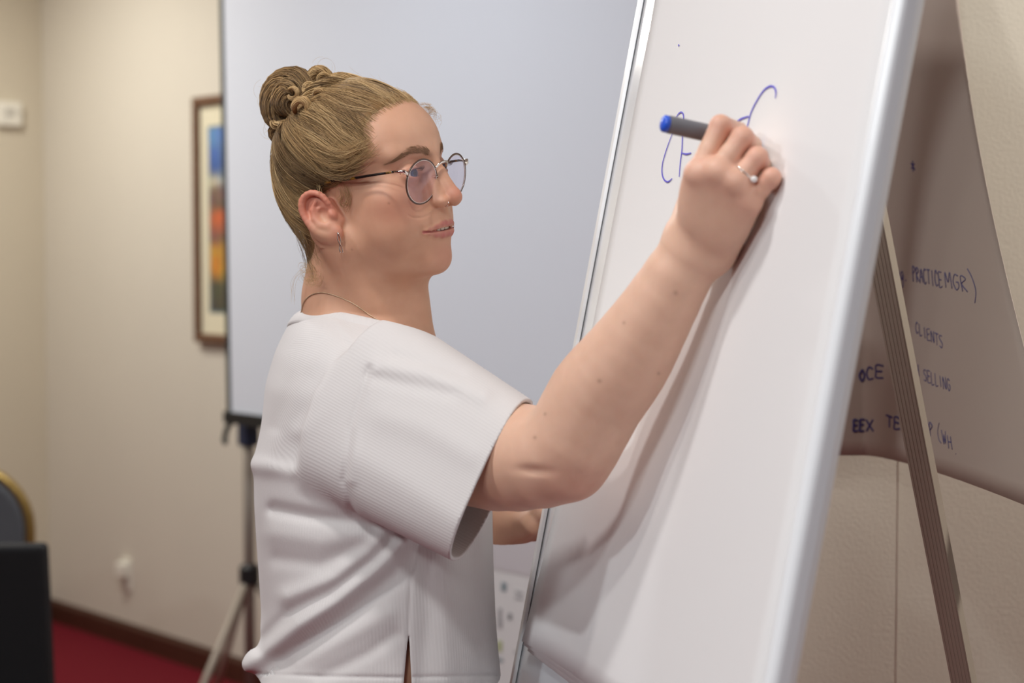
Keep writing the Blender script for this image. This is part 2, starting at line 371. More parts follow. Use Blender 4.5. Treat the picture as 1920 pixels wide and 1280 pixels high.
for sx in (-1, 1):
    m = MB(); m.tube([(cx + sx * .225, cy, .45), (cx + sx * .225, cy + .03, .2), (cx + sx * .225, cy + .06, 0.0)], .012, 8); adopt(e, m.build('leg', M['gold'], smooth=True))
    m = MB(); m.tube([(cx + sx * .20, cy - .38, .42), (cx + sx * .205, cy - .40, 0.0)], .012, 8); adopt(e, m.build('leg', M['gold'], smooth=True))
# ---- black upholstered chair in front of it
cx, cy = (80 - 960) / FPX * 3.6 - .235, 3.6; zt = CAMZ - (1022 - 470) / FPX * 3.6
e = empty('upholstered_chair', (cx, cy, 0)); tag(e, 'black fabric chair with a straight padded back in the lower left corner', 'chair')
m = MB(); m.add([(cx - .235, cy - .03, .40), (cx + .250, cy - .03, .40), (cx + .235, cy - .03, zt), (cx - .235, cy - .03, zt - .006), (cx - .235, cy + .03, .40), (cx + .250, cy + .03, .40), (cx + .235, cy + .03, zt), (cx - .235, cy + .03, zt - .006)], [(0, 1, 2, 3), (4, 7, 6, 5), (0, 4, 5, 1), (1, 5, 6, 2), (2, 6, 7, 3), (3, 7, 4, 0)])
adopt(e, m.build('backrest', M['black_fabric'], bevel=.012, seg=3))
m = MB(); m.box((cx, cy - .24, .42), (.245, .24, .05)); adopt(e, m.build('seat', M['black_fabric'], bevel=.02, seg=3))
for sx in (-1, 1):
    for dy in (.0, -.44):
        m = MB(); m.tube([(cx + sx * .20, cy + dy, .38), (cx + sx * .215, cy + dy + (-.03 if dy else .03), 0)], .014, 8); adopt(e, m.build('leg', M['black'], smooth=True))

# ================================================================== flip chart
FX0, FY0, AL, PH, BW = .1084, 2.0751, .261, .1924, .68
fw = np.array([math.sin(AL), -math.cos(AL), 0]); fb = np.array([math.cos(AL), math.sin(AL), 0])
fl_ = fb * math.sin(PH) + np.array([0, 0, math.cos(PH)]); fn = -np.cross(fw, fl_)
if fn[0] > 0: fn = -fn
FP0 = np.array([FX0, FY0, 1.5])
def bd(u, v, o=0.0):
    """board coordinates: u from the far edge, v along the board's height (0 at z=1.5), o out of the face"""
    return FP0 + fw * u + fl_ * v + fn * o
def px_on_board(px, py, o=0.0):
    ray = PX(px, py, 1) - cC; q = FP0 + fn * o; d = ((q - cC) @ fn) / (ray @ fn); p = cC + ray * d - FP0
    return p @ fw, p @ fl_
V0, V1 = -.66, .52
MF = np.stack([fw, fl_, fn], 1)
foot = bd(BW / 2, -1.5 / math.cos(PH))
e = empty('flip_chart', np.array([foot[0], foot[1], 0])); tag(e, 'white flip chart easel with a silver frame leaning back at the right', 'flip chart')
FC = e
m = MB(); m.box(bd(BW / 2, (V0 + V1) / 2, -.008), (BW / 2 + .004, (V1 - V0) / 2, .0075), MF); adopt(e, m.build('board', M['whiteboard']))
# far side: slim aluminium channel; near side: broad rounded silver rail; top and bottom rails
m = MB(); m.sweep([(-.010, -.018), (.004, -.018), (.004, .001), (.001, .004), (-.008, .004), (-.010, .002)], bd(0, V0 - .0), bd(0, V1), fw, fn); adopt(e, m.build('side_rail', M['alu_white']))
m = MB(); m.sweep([(.0045, .0), (.0051, .0), (.0051, .0010), (.0045, .0010)], bd(0, V0), bd(0, V1), fw, fn); adopt(e, m.build('gasket', mat('grey_gasket', srgb(96, 100, 104), .6)))
pr = [(.004 + .0155 * (1 - math.cos(a)) , -.014 + .0165 * math.sin(a) * 1.1) for a in np.linspace(0, math.pi, 14)]
pr = [(.003, -.012)] + [(.003, .004)] + [(.003 + .0095 * (1 - math.cos(a)), .004 + .009 * math.sin(a)) for a in np.linspace(.15, math.pi - .15, 10)] + [(.022, .003), (.022, -.004), (.018, -.012)]
m = MB(); m.sweep(pr, bd(BW, V0), bd(BW, V1), fw, fn); o = m.build('side_rail', M['alu_white'], smooth=False, bevel=.0015); adopt(e, o)
m = MB(); m.sweep([(-.004, -.001), (.0025, -.001), (.0025, .006), (-.004, .002)], bd(BW, V0), bd(BW, V1), fw, fn); adopt(e, m.build('gap_shade_strip', M['tan_edge']))  # tan strip colours in the shaded gap between paper and rail
for vv_ in (V0, V1):
    m = MB(); m.box(bd(BW / 2 + .010, vv_, -.008), (BW / 2 + .02, .012, .014), MF); adopt(e, m.build('end_rail', M['alu'], bevel=.004))
m = MB(); m.box(bd(BW / 2, V1 - .045, .012), (BW / 2 - .02, .022, .009), MF); adopt(e, m.build('clamp_bar', M['alu'], bevel=.004))
m = MB(); m.box(bd(BW / 2, V0 - .008, .03), (BW / 2 - .03, .005, .035), MF); adopt(e, m.build('pen_tray', M['alu'], bevel=.002))
# rear leg (ribbed) and front legs
la, lb = PX(1664, 540, 1.80), PX(1806, 1280, 1.93); ld = lb - la
tt = -la[2] / ld[2]; lfoot = la + ld * tt; ltop = la - ld * .62
def ribbed(w_, t_, n=6):
    p = []
    for i in range(n):
        x = -w_ + 2 * w_ * i / n; dx = 2 * w_ / n; p += [(x, t_), (x + dx * .55, t_), (x + dx * .6, t_ - .0006), (x + dx * .95, t_ - .0006)]
    return p + [(w_, t_), (w_, -t_), (-w_, -t_)]
lx = nrm(np.cross(nrm(ld), [0, 1, 0])); lx = lx if lx[0] > 0 else -lx; lx = nrm(lx * .85 + np.array([0, -.5, 0])); ly = nrm(np.cross(lx, nrm(ld))); ly = ly if ly[1] < 0 else -ly
m = MB(); m.sweep(ribbed(.0115, .010), ltop, lfoot + np.array([0, 0, .012]), lx, ly); adopt(e, m.build('rear_leg', M['leg']))
m = MB(); m.lathe([(0, .018), (.03, .015)], lfoot, (0, 0, 1), 12); adopt(e, m.build('rubber_foot', M['black']))
for u in (.03, BW - .01):
    a_ = bd(u, V0 + .02, -.03); b_ = bd(u, V0, -.03); k_ = b_[2] / (fl_[2]); c_ = b_ - fl_ * k_
    m = MB(); m.tube([a_, c_ + np.array([0, 0, .0])], .013, 10); adopt(e, m.build('front_leg', M['alu'], smooth=True))
m = MB(); m.box(bd(BW / 2, V1 - .06, -.03), (.05, .03, .016), MF); adopt(e, m.build('leg_hinge', M['black'], bevel=.004))
m = MB(); m.tube([bd(BW / 2, V1 - .06, -.03), ltop], .009, 8); adopt(e, m.build('hinge_arm', M['leg'], smooth=True))

# paper pad hanging on the board: three sheets, free corners lifting
def paper_pt(u, v, lay):
    """sheet coordinates u 0..1 across, v 0..1 downwards"""
    uL = .062; uu = uL + u * (BW - .002 - uL); vv = V1 - .03 + v * ((-.505 - lay * .006) - (V1 - .03))
    lift = .002 + .0012 * (3 - lay)
    lift += .0022 * math.sin(u * 5 + 1.0) * v * v + .003 * v ** 3
    corner = max(0, 1 - u * 3.2) * max(0, (v - .72) / .28)
    lift += (.014, .009, .004)[lay] * corner ** 1.7
    if lay == 0: uu += .012 * corner
    return bd(uu, vv, lift)
pe = empty('paper_pad', bd(BW / 2, -.5, .004)); tag(pe, 'pad of white flip chart paper with a few blue pen strokes', 'paper')
for lay in range(3):
    nu, nv = 24, 40
    g = [paper_pt(i / nu, j / nv, lay) for j in range(nv + 1) for i in range(nu + 1)]
    o = make_obj('sheet', g, [(j * (nu + 1) + i, j * (nu + 1) + i + 1, (j + 1) * (nu + 1) + i + 1, (j + 1) * (nu + 1) + i) for j in range(nv) for i in range(nu)], M['paper'], None, True)
    sm = o.modifiers.new('thickness', 'SOLIDIFY'); sm.thickness = .0004; sm.offset = 1
    adopt(pe, o)
def stroke(name, pts2d, wid, mt, parent, o=.0105, n=40):
    """pen line lying on the top sheet, given in picture positions that were cast onto the board"""
    P_ = [px_on_board(a, b, .006) for a, b in pts2d]; P_ = catmull(np.array(P_), n)
    T = np.gradient(P_, axis=0); T /= np.linalg.norm(T, axis=1)[:, None] + 1e-9; Nn = np.stack([-T[:, 1], T[:, 0]], 1)
    uL = .062; uw = BW - .002 - uL; vs = []
    ww = np.full(n, wid) * (.55 + .45 * np.minimum(1, np.minimum(np.arange(n), np.arange(n)[::-1]) / 6))
    for i in range(n):
        for s_ in (-1, 1):
            q = P_[i] + Nn[i] * ww[i] * s_ / 2
            uu = (q[0] - uL) / uw; vv_ = (q[1] - (V1 - .03)) / ((-.505) - (V1 - .03)); base = paper_pt(uu, vv_, 0)
            vs.append(base + fn * .0009)
    ob = make_obj(name, vs, [(2 * i, 2 * i + 1, 2 * i + 3, 2 * i + 2) for i in range(n - 1)], mt)
    sm = ob.modifiers.new('thickness', 'SOLIDIFY'); sm.thickness = .0003; sm.offset = 0
    adopt(parent, ob); return ob
stroke('ink_stroke', [(1263, 248), (1252, 278), (1244, 306), (1243, 325), (1247, 337), (1254, 341), (1262, 335)], .0016, M['ink'], pe)
stroke('ink_stroke', [(1268, 222), (1274, 213), (1280, 211), (1283, 221), (1281, 250), (1280, 280), (1277, 305), (1275, 332)], .0016, M['ink'], pe)
stroke('ink_stroke', [(1280, 287), (1288, 289), (1297, 287)], .0020, M['ink'], pe, n=12)
stroke('ink_stroke', [(1380, 230), (1390, 223), (1404, 218)], .0020, M['ink'], pe, n=12)
stroke('ink_stroke', [(1454, 184), (1455, 172), (1451, 163), (1443, 162), (1432, 170), (1420, 188), (1409, 210), (1403, 232), (1399, 250)], .0018, M['ink'], pe)
stroke('ink_stroke', [(1273, 84), (1274, 86)], .003, M['ink'], pe, n=4)

# ---- sheet with handwriting taped to the right wall, its free side curling towards the room
SX0, SX1, SZ0, SZ1 = .40, .603, 2.02, 1.168
def sheet_pt(u, v, o=0.0):
    t = max(0, (u - .42) / .58); x = SX0 + (SX1 - SX0) * u - .05 * t * t * v; y = RY - .012 - .70 * (v ** 1.6) * t ** 1.5 - .02 * v * v - o
    return np.array([x, y, SZ0 + (SZ1 - SZ0) * v + .012 * t * v])
we = empty('handwritten_sheet', (SX0 + .12, RY - .012, SZ1)); tag(we, 'large handwritten paper sheet on the right wall, curling forward behind the flip chart', 'paper')
nu, nv = 40, 40
g = [sheet_pt(i / nu, j / nv) for j in range(nv + 1) for i in range(nu + 1)]
o = make_obj('sheet', g, [(j * (nu + 1) + i, j * (nu + 1) + i + 1, (j + 1) * (nu + 1) + i + 1, (j + 1) * (nu + 1) + i) for j in range(nv) for i in range(nu)], M['paper_shaded'], None, True)
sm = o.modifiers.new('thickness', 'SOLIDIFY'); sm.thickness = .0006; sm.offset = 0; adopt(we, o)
GL = {  # little stroke alphabet on a 0..1 square, y up
 'A': [[(0, 0), (.5, 1), (1, 0)], [(.2, .4), (.8, .4)]], 'B': [[(0, 0), (0, 1), (.8, .85), (.1, .52), (.9, .25), (0, 0)]], 'C': [[(.9, .85), (.4, 1), (.05, .5), (.35, 0), (.95, .12)]],
 'D': [[(0, 0), (0, 1), (.8, .7), (.8, .25), (0, 0)]], 'E': [[(.95, .95), (.1, 1), (.05, .5), (.05, 0), (.95, .02)], [(.05, .52), (.8, .52)]], 'F': [[(.9, 1), (.1, .95), (.1, 0)], [(.1, .5), (.7, .5)]], 'G': [[(.9, .85), (.4, 1), (.05, .5), (.4, 0), (.9, .2), (.9, .5), (.5, .5)]],
 'I': [[(.5, 1), (.5, 0)]], 'K': [[(.1, 1), (.1, 0)], [(.9, 1), (.15, .5), (.95, 0)]], 'L': [[(.1, 1), (.1, 0), (.8, .02)]], 'M': [[(0, 0), (.1, 1), (.5, .35), (.9, 1), (1, 0)]], 'N': [[(0, 0), (.1, 1), (.85, 0), (.95, 1)]],
 'O': [[(.5, 1), (.05, .5), (.5, 0), (.95, .5), (.5, 1)]], 'P': [[(.1, 0), (.1, 1), (.9, .8), (.1, .48)]], 'R': [[(.1, 0), (.1, 1), (.9, .8), (.15, .5), (.95, 0)]], 'S': [[(.9, .9), (.3, 1), (.1, .7), (.85, .35), (.6, 0), (.05, .1)]],
 'T': [[(0, 1), (1, .95)], [(.5, 1), (.45, 0)]], 'U': [[(.05, 1), (.1, .2), (.5, 0), (.9, .2), (.95, 1)]], 'W': [[(0, 1), (.25, 0), (.5, .7), (.75, 0), (1, 1)]], 'H': [[(.1, 1), (.1, 0)], [(.9, 1), (.9, 0)], [(.1, .5), (.9, .5)]],
 'X': [[(0, 1), (1, 0)], [(1, 1), (0, 0)]], 'Y': [[(0, 1), (.5, .5)], [(1, 1), (.3, 0)]], '(': [[(.8, 1.25), (.2, .6), (.3, .0), (.8, -.3)]], ')': [[(.1, 1.6), (.7, 1.0), (.9, .2), (.5, -.6)]], '.': [[(.4, 0), (.5, .05)]], '-': [[(0, .5), (1, .5)]],
 'e': [[(.1, .35), (.9, .4), (.5, .75), (.1, .4), (.4, 0), (.9, .1)]], 'g': [[(.9, .6), (.4, .7), (.1, .4), (.5, .1), (.9, .5), (.8, -.3), (.3, -.4)]], '*': [[(.2, .8), (.8, .2)], [(.5, 1), (.5, 0)], [(.8, .75), (.2, .3)]]}
def write(text, u, v, du, dv, slope=0.0, wid=.0020, mt=None, parent=None):
    """handwriting in sheet coordinates: du per letter, dv letter height"""
    m = MB()
    for ch in text:
        if ch != ' ':
            for st in GL[ch]:
                jit = rng.normal(0, .03, (len(st), 2)); P_ = catmull(np.array(st) + jit, max(6, 5 * len(st)))
                pts = [sheet_pt(min(.995, u + a * du * .78), v - b * dv, .0012) for a, b in P_]
                m.tube(pts, wid / 2, 5)
        u += du; v += slope
    return m.build('handwriting', mt or M['ink_dark'], None, True)
def uv_of(px, py):
    best = None
    for i in range(101):
        for j in range(0, 101):
            p = sheet_pt(i / 100, j / 100); a, b = topx(p); q = (a - px) ** 2 + (b - py) ** 2
            if best is None or q < best[0]: best = (q, i / 100, j / 100)
    return best[1], best[2]
for txt, pxa, pya, pxb, pyb, hh, wd_ in (    # one part for each written word
    ('*', 1707, 328, 1722, 328, .018, .0020), ('(eg.', 1674, 524, 1704, 530, .022, .0020), ('PRACTICE', 1711, 530, 1768, 538, .022, .0020), ('MGR)', 1774, 540, 1838, 550, .022, .0020),
    ('ER', 1677, 612, 1706, 619, .020, .0022), ('CLIENTS', 1716, 622, 1772, 656, .017, .0018), ('OCE', 1612, 709, 1662, 709, .019, .0030), ('TH', 1698, 702, 1726, 708, .018, .0022), ('SELLING', 1734, 712, 1786, 740, .017, .0018),
    ('EEX', 1600, 804, 1642, 804, .018, .0032), ('TE', 1660, 803, 1690, 804, .018, .0032), ('APP', 1727, 810, 1752, 816, .019, .0022), ('(WH.', 1755, 826, 1800, 864, .018, .0018)):
    ua, va = uv_of(pxa, pya); ub, vb = uv_of(pxb, pyb); n_ = len(txt)
    adopt(we, write(txt, ua, va, (ub - ua) / n_, hh, (vb - va) / n_, wd_))
# ================================================================== implicit surfaces -> meshes
def ln(v): return np.sqrt(v[:, 0] ** 2 + v[:, 1] ** 2 + v[:, 2] ** 2)
def sph(p, c, r): return ln(p - np.asarray(c, np.float32)) - r
def ell(p, c, r):
    q = p - np.asarray(c, np.float32); r = np.asarray(r, np.float32); a = ln(q / r); b = ln(q / (r * r)) + 1e-9
    return a * (a - 1) / b
def rcone(p, a, b, r1, r2):
    a = [float(v) for v in a]; b = [float(v) for v in b]; e = [b[i] - a[i] for i in range(3)]; L = e[0] ** 2 + e[1] ** 2 + e[2] ** 2
    x = p[:, 0] - a[0]; y = p[:, 1] - a[1]; z = p[:, 2] - a[2]; t = (x * e[0] + y * e[1] + z * e[2]) * (1 / L); np.clip(t, 0, 1, out=t)
    x -= t * e[0]; y -= t * e[1]; z -= t * e[2]
    return np.sqrt(x * x + y * y + z * z) - (float(r1) + float(r2 - r1) * t)
def smin(a, b, k):
    h = np.clip(.5 + .5 * (b - a) / k, 0, 1); return b + (a - b) * h - k * h * (1 - h)
def smax(a, b, k): return -smin(-a, -b, k)
def ssub(a, b, k): return smax(a, -b, k)
def chain(p, pts, k=None):
    """pts: list of (point, radius); hard union of round cones, or smooth with k"""
    d = None
    for (a, r1), (b, r2) in zip(pts[:-1], pts[1:]):
        q = rcone(p, a, b, r1, r2); d = q if d is None else (np.minimum(d, q) if not k else smin(d, q, k))
    return d
def boxed(P, lo, hi, fn, far=.05):
    """evaluate fn only inside a box; outside give a safe large distance"""
    lo = np.asarray(lo, np.float32); hi = np.asarray(hi, np.float32); d = np.full(len(P), far, np.float32)
    m = None
    for i in range(3):
        c = P[:, i]; k = (c > lo[i]) & (c < hi[i]); m = k if m is None else m & k
        if not m.any(): return d
    if m.any(): d[m] = fn(P[m])
    return d
def surface(fn, lo, hi, h, slack=1.0, project=2):
    """sparse surface nets of fn(P)=0; returns verts, quads"""
    Bk = 8; lo = np.array(lo, float); nb = np.ceil((np.array(hi) - lo) / (h * Bk)).astype(int); ext = h * Bk
    gi = np.stack(np.meshgrid(*[np.arange(n) for n in nb], indexing='ij'), -1).reshape(-1, 3)
    act = []
    for s in range(0, len(gi), 200000):
        c = lo + (gi[s:s + 200000] + .5) * ext; f = fn(c.astype(np.float32)); act.append(gi[s:s + 200000][np.abs(f) < ext * .87 * 1.1 + slack * .0015])
    act = np.vstack(act); kk = act // 6; act = act[np.lexsort((kk[:, 2], kk[:, 1], kk[:, 0]))]
    off = np.stack(np.meshgrid(*[np.arange(Bk + 1)] * 3, indexing='ij'), -1).reshape(-1, 3); n1 = Bk + 1
    N = nb * Bk + 2; stride = np.array([N[1] * N[2], N[2], 1], np.int64)
    vid = []; vpos = []; quads = []
    ce = [(0, 1), (2, 3), (4, 5), (6, 7), (0, 2), (1, 3), (4, 6), (5, 7), (0, 4), (1, 5), (2, 6), (3, 7)]
    cor = np.array([(i, j, k) for i in (0, 1) for j in (0, 1) for k in (0, 1)])
    for s in range(0, len(act), 250):
        bl = act[s:s + 250]; G = (bl[:, None, :] * Bk + off[None]).reshape(-1, 3); P = (lo + G * h).astype(np.float32)
        f = fn(P).reshape(len(bl), n1, n1, n1)
        sg = f < 0
        C = np.stack([f[:, i:i + Bk, j:j + Bk, k:k + Bk] for i, j, k in cor], -1); S = C < 0; mix = S.any(-1) & ~S.all(-1)
        b_, i_, j_, k_ = np.nonzero(mix); cv = C[b_, i_, j_, k_]; g = bl[b_] * Bk + np.stack([i_, j_, k_], 1)
        acc = np.zeros((len(g), 3)); cnt = np.zeros(len(g))
        for a, c in ce:
            fa, fc = cv[:, a], cv[:, c]; m = (fa < 0) != (fc < 0); t = np.where(m, fa / np.where(m, fa - fc, 1), 0)
            q = cor[a] + t[:, None] * (cor[c] - cor[a]); acc[m] += q[m]; cnt[m] += 1
        vpos.append(lo + (g + acc / cnt[:, None]) * h); vid.append((g + 1) @ stride)
        for ax in range(3):
            sl0 = [slice(0, Bk)] * 3; sl1 = list(sl0); sl1[ax] = slice(1, Bk + 1)
            A = sg[(slice(None), *sl0)]; Bq = sg[(slice(None), *sl1)]; b_, i_, j_, k_ = np.nonzero(A != Bq)
            g = (bl[b_] * Bk + np.stack([i_, j_, k_], 1) + 1) @ stride; u, v = stride[(ax + 1) % 3], stride[(ax + 2) % 3]
            q = np.stack([g, g - u, g - u - v, g - v], 1); fl = A[b_, i_, j_, k_]; q[~fl] = q[~fl][:, ::-1]; quads.append(q)
    vid = np.concatenate(vid); V = np.concatenate(vpos); Q = np.concatenate(quads)
    o = np.argsort(vid); vs = vid[o]; ix = np.clip(np.searchsorted(vs, Q), 0, len(vs) - 1); ok = (vs[ix] == Q).all(1); Q = o[ix[ok]]
    for _ in range(project):
        e = h * .5; g = np.empty((len(V), 3)); f0 = np.empty(len(V))
        for s in range(0, len(V), 60000):
            W_ = V[s:s + 60000]; a0 = fn(W_.astype(np.float32)); f0[s:s + 60000] = a0
            g[s:s + 60000] = np.stack([fn((W_ + np.eye(3)[i] * e).astype(np.float32)) - a0 for i in range(3)], 1) / e
        st = (f0 / np.maximum(np.einsum('ij,ij->i', g, g), .15))[:, None] * g; L = ln(st)[:, None]; V = V - st * np.minimum(1, h * .8 / (L + 1e-12))
    return V, Q

# ------------------------------------------------------------------ pose of the head
YAW, PITCH, ROLL = math.radians(-118), math.radians(3), math.radians(7.5)
HS = 1.045
def rot_ypr(y, p, r):
    cr, sr, cp, sp, cy, sy = math.cos(r), math.sin(r), math.cos(p), math.sin(p), math.cos(y), math.sin(y)
    return np.array([[cy, -sy, 0], [sy, cy, 0], [0, 0, 1]]) @ np.array([[1, 0, 0], [0, cp, -sp], [0, sp, cp]]) @ np.array([[cr, 0, sr], [0, 1, 0], [-sr, 0, cr]])
HR = rot_ypr(YAW, PITCH, ROLL); HO = PX(684, 363, 2.0)
def H2W(p):   # head centimetres (x her right, y forward, z up) -> world
    return HO + (np.asarray(p, float) * HS / 100) @ HR.T
def W2H(P): return ((P - HO) @ HR * (100 / HS)).astype(np.float32)

def skull(p, X):
    q = np.stack([X, p[:, 1], p[:, 2]], 1)
    d = ell(q, (0, -.2, 4.5), (7.1, 8.3, 7.2))
    d = smin(d, ell(q, (0, -3.6, .6), (5.6, 5.0, 5.6)), 1.6)
    d = smin(d, ell(q, (0, 3.5, 4.7), (6.2, 5.7, 5.5)), 1.2)
    d = smin(d, ell(q, (0, 3.0, -1.6), (6.1, 6.0, 7.0)), 1.6)
    return d
def ear(p):
    """the ear, in head centimetres, x outwards"""
    a = math.radians(-23); y = p[:, 1] + .45; z = p[:, 2] + 1.3
    q = np.stack([p[:, 0] - 6.75 + .20 * y, y * math.cos(a) - z * math.sin(a), y * math.sin(a) + z * math.cos(a)], 1)
    q = q / .90; q[:, 0] += .12
    hel = [((.55, .75, .0), .26), ((1.0, 1.0, 1.0), .30), ((1.15, .75, 2.1), .33), ((1.2, -.15, 2.85), .34), ((1.25, -1.25, 2.75), .36), ((1.3, -2.0, 1.85), .36), ((1.3, -2.2, .6), .34), ((1.2, -1.95, -.7), .32), ((1.05, -1.4, -1.75), .32), ((.9, -.7, -2.5), .36)]
    hp_ = catmull([np.r_[a_, r_] for a_, r_ in hel], 22); d = chain(q, [(h_[:3], h_[3]) for h_ in hp_], .10)
    d = smin(d, ell(q, (.65, -.65, .45), (.42, 1.6, 2.4)), .35)
    anti = [((1.0, -.2, 1.75), .22), ((1.08, -1.0, 1.0), .28), ((1.12, -1.3, .0), .30), ((1.1, -1.05, -.95), .30), ((1.0, -.35, -1.5), .30)]
    d = smin(d, chain(q, anti, .12), .22)
    d = ssub(d, ell(q, (1.2, -.15, -.25), (.75, .8, 1.05)), .2)
    d = ssub(d, ell(q, (1.45, -.15, 1.15), (.55, .45, .30)), .2)
    d = smin(d, ell(q, (.85, -.15, -2.55), (.40, .85, .85)), .4)
    d = smin(d, ell(q, (.75, .75, -.45), (.42, .35, .55)), .25)
    d = smin(d, rcone(q, (-.2, .2, -1.2), (-.2, .2, 1.0), .8, .8), .45)
    return d * .90
LIPU = [((0, 9.93, -3.80), .30), ((.9, 9.80, -3.76), .28), ((1.8, 9.20, -3.98), .22), ((2.95, 7.95, -4.40), .12)]
LIPL = [((0, 9.70, -4.92), .38), ((.9, 9.55, -4.92), .36), ((1.8, 8.98, -4.76), .26), ((2.90, 7.95, -4.48), .12)]
def face_base(p):
    """whole head with the face, head centimetres"""
    X = np.sqrt(p[:, 0] ** 2 + .01); q = np.stack([X, p[:, 1], p[:, 2]], 1)
    d = skull(p, X)
    d = smin(d, sph(q, (4.2, 5.6, -.7), 2.35), 1.6)
    d = smin(d, sph(q, (3.6, 5.3, -4.0), 2.75), 1.8)
    d = smin(d, rcone(q, (4.7, .6, -4.8), (1.3, 7.3, -7.3), 1.8, 1.6), 1.4)
    d = smin(d, ell(q, (0, 3.9, -7.4), (3.9, 4.4, 2.2)), 1.6)
    d = smin(d, sph(q, (0, 7.95, -7.5), 1.6), .9)
    d = smin(d, ell(q, (0, 6.9, -3.9), (3.2, 3.0, 3.2)), 1.5)
    d = smin(d, rcone(q, (.6, 8.35, 3.85), (4.2, 6.6, 3.9), .95, .9), 1.0)
    d = ssub(d, ell(q, (3.1, 9.4, 2.05), (2.1, 1.7, 1.4)), .9)
    # nose
    d = smin(d, chain(q, [((0, 8.85, 3.4), .62), ((0, 9.75, 1.5), .60), ((0, 10.9, -.6), .72)], .5), .75)
    d = smin(d, rcone(q, (.55, 8.5, 2.0), (.85, 9.6, -.7), .65, .85), .6)
    d = smin(d, sph(q, (0, 11.16, -1.12), .80), .5)
    d = smin(d, ell(q, (1.15, 9.95, -1.38), (.70, 1.0, .66)), .40)
    d = smin(d, ell(q, (0, 10.4, -1.70), (.42, 1.0, .45)), .4)
    d = ssub(d, ell(q, (.60, 10.5, -2.16), (.33, .66, .36)), .2)
    d = ssub(d, ell(q, (0, 10.6, -2.9), (.28, .4, .75)), .5)
    return d, q, X
def ysurf(x, z):
    y = np.linspace(12, 4, 1200); P = np.stack([np.full(1200, x), y, np.full(1200, z)], 1).astype(np.float32); return float(y[np.nonzero(face_base(P)[0] < 0)[0][0]])
def lipline(pts): return [((x, ysurf(x, z) + o, z), r) for x, z, o, r in pts]
LIPU = lipline([(0, -3.86, -.08, .30), (.45, -3.74, -.07, .28), (.95, -3.78, -.08, .27), (1.7, -3.98, -.10, .23), (2.4, -4.18, -.10, .17), (3.05, -4.34, -.08, .09)])
LIPL = lipline([(0, -4.88, -.12, .38), (.9, -4.88, -.12, .36), (1.7, -4.78, -.14, .29), (2.4, -4.58, -.12, .19), (3.02, -4.40, -.08, .09)])
SLIT = [((x, ysurf(x, z) + .02, z), r) for x, z, r in ((0, -4.36, .17), (.9, -4.36, .17), (1.6, -4.38, .14), (2.4, -4.39, .13), (3.05, -4.37, .10))]
def face(p):
    d, q, X = face_base(p)
    # mouth
    d = smin(d, chain(q, LIPU, .2), .35); d = smin(d, chain(q, LIPL, .2), .35)
    slit = chain(q, SLIT)
    d = ssub(d, slit, .08)
    cav = ell(q, (0, 8.7, -4.36), (1.75, 1.25, .24)); d = ssub(d, cav, .12)
    d = d + .13 * np.exp(-((q[:, 0] - 3.35) / .32) ** 2 - ((q[:, 2] + 4.35) / .55) ** 2) * (q[:, 1] > 6)      # pulled-in corner
    # eyelids and the opening between them
    EC = np.array((3.05, 7.40, 1.90), np.float32)
    d = smin(d, sph(q, EC, 1.38), .40)
    c1 = np.hypot(q[:, 0] - 3.05, q[:, 2] - (EC[2] - 1.55)) - 2.02; c2 = np.hypot(q[:, 0] - 3.05, q[:, 2] - (EC[2] + 1.62)) - 2.02
    op = np.maximum(np.maximum(c1, c2), np.maximum(7.0 - q[:, 1], 1.16 - ln(q - EC)))
    d = ssub(d, op, .08)
    crease = np.abs(np.hypot(q[:, 0] - 3.15, q[:, 2] - (EC[2] - 1.9)) - 2.78)
    d = d + .05 * np.exp(-(crease / .09) ** 2) * (np.abs(q[:, 0] - 3.2) < 1.5) * (q[:, 1] > 6.5)
    # ears
    pr = p.copy(); d = smin(d, boxed(np.stack([X, p[:, 1], p[:, 2]], 1), (4.8, -4.5, -5), (10.5, 3, 5), ear, 2.0), .30)
    return d
# ------------------------------------------------------------------ joints (world)
NECK1 = PX(678, 648, 2.045); NECK0 = H2W((0, -1.8, -2.5))
SHR, ELB = PX(735, 765, 1.905), PX(1056, 848, 1.745)
TZ = lambda py, d=2.05: float(PX(960, py, d)[2])
TOR = np.array([  #
  # row, back column, front column, half width (m)
    (560, 580, 770, .055), (590, 552, 790, .098), (620, 532, 814, .140), (660, 512, 848, .168), (720, 494, 884, .188), (800, 486, 908, .192), (870, 472, 916, .190), (950, 473, 920, .185),
    (1050, 479, 922, .180), (1150, 485, 926, .180), (1205, 486, 930, .182), (1245, 466, 934, .185), (1290, 458, 938, .188), (1400, 455, 940, .19)])
TD = 2.06; TYAW = math.radians(12); tF = np.array([math.cos(TYAW), math.sin(TYAW), 0]); tS = np.array([math.sin(TYAW), -math.cos(TYAW), 0])
tz = np.array([TZ(r, TD) for r in TOR[:, 0]])[::-1]; tb = TOR[::-1, 3]
tc = ((TOR[:, 1] + TOR[:, 2]) / 2 - 960)[::-1] / FPX * TD; te = ((TOR[:, 2] - TOR[:, 1]) / 2)[::-1] / FPX * TD
ta = np.sqrt(np.maximum(te ** 2 - (tb * math.sin(TYAW)) ** 2, .003)) / math.cos(TYAW)
zz = np.linspace(tz[0], tz[-1], 400)
def smooth_tab(y):
    v = np.interp(zz, tz, y); k = np.hanning(25); k /= k.sum(); return np.convolve(np.pad(v, 12, 'edge'), k, 'valid')
tcS, taS, tbS = smooth_tab(tc), smooth_tab(ta), smooth_tab(tb)
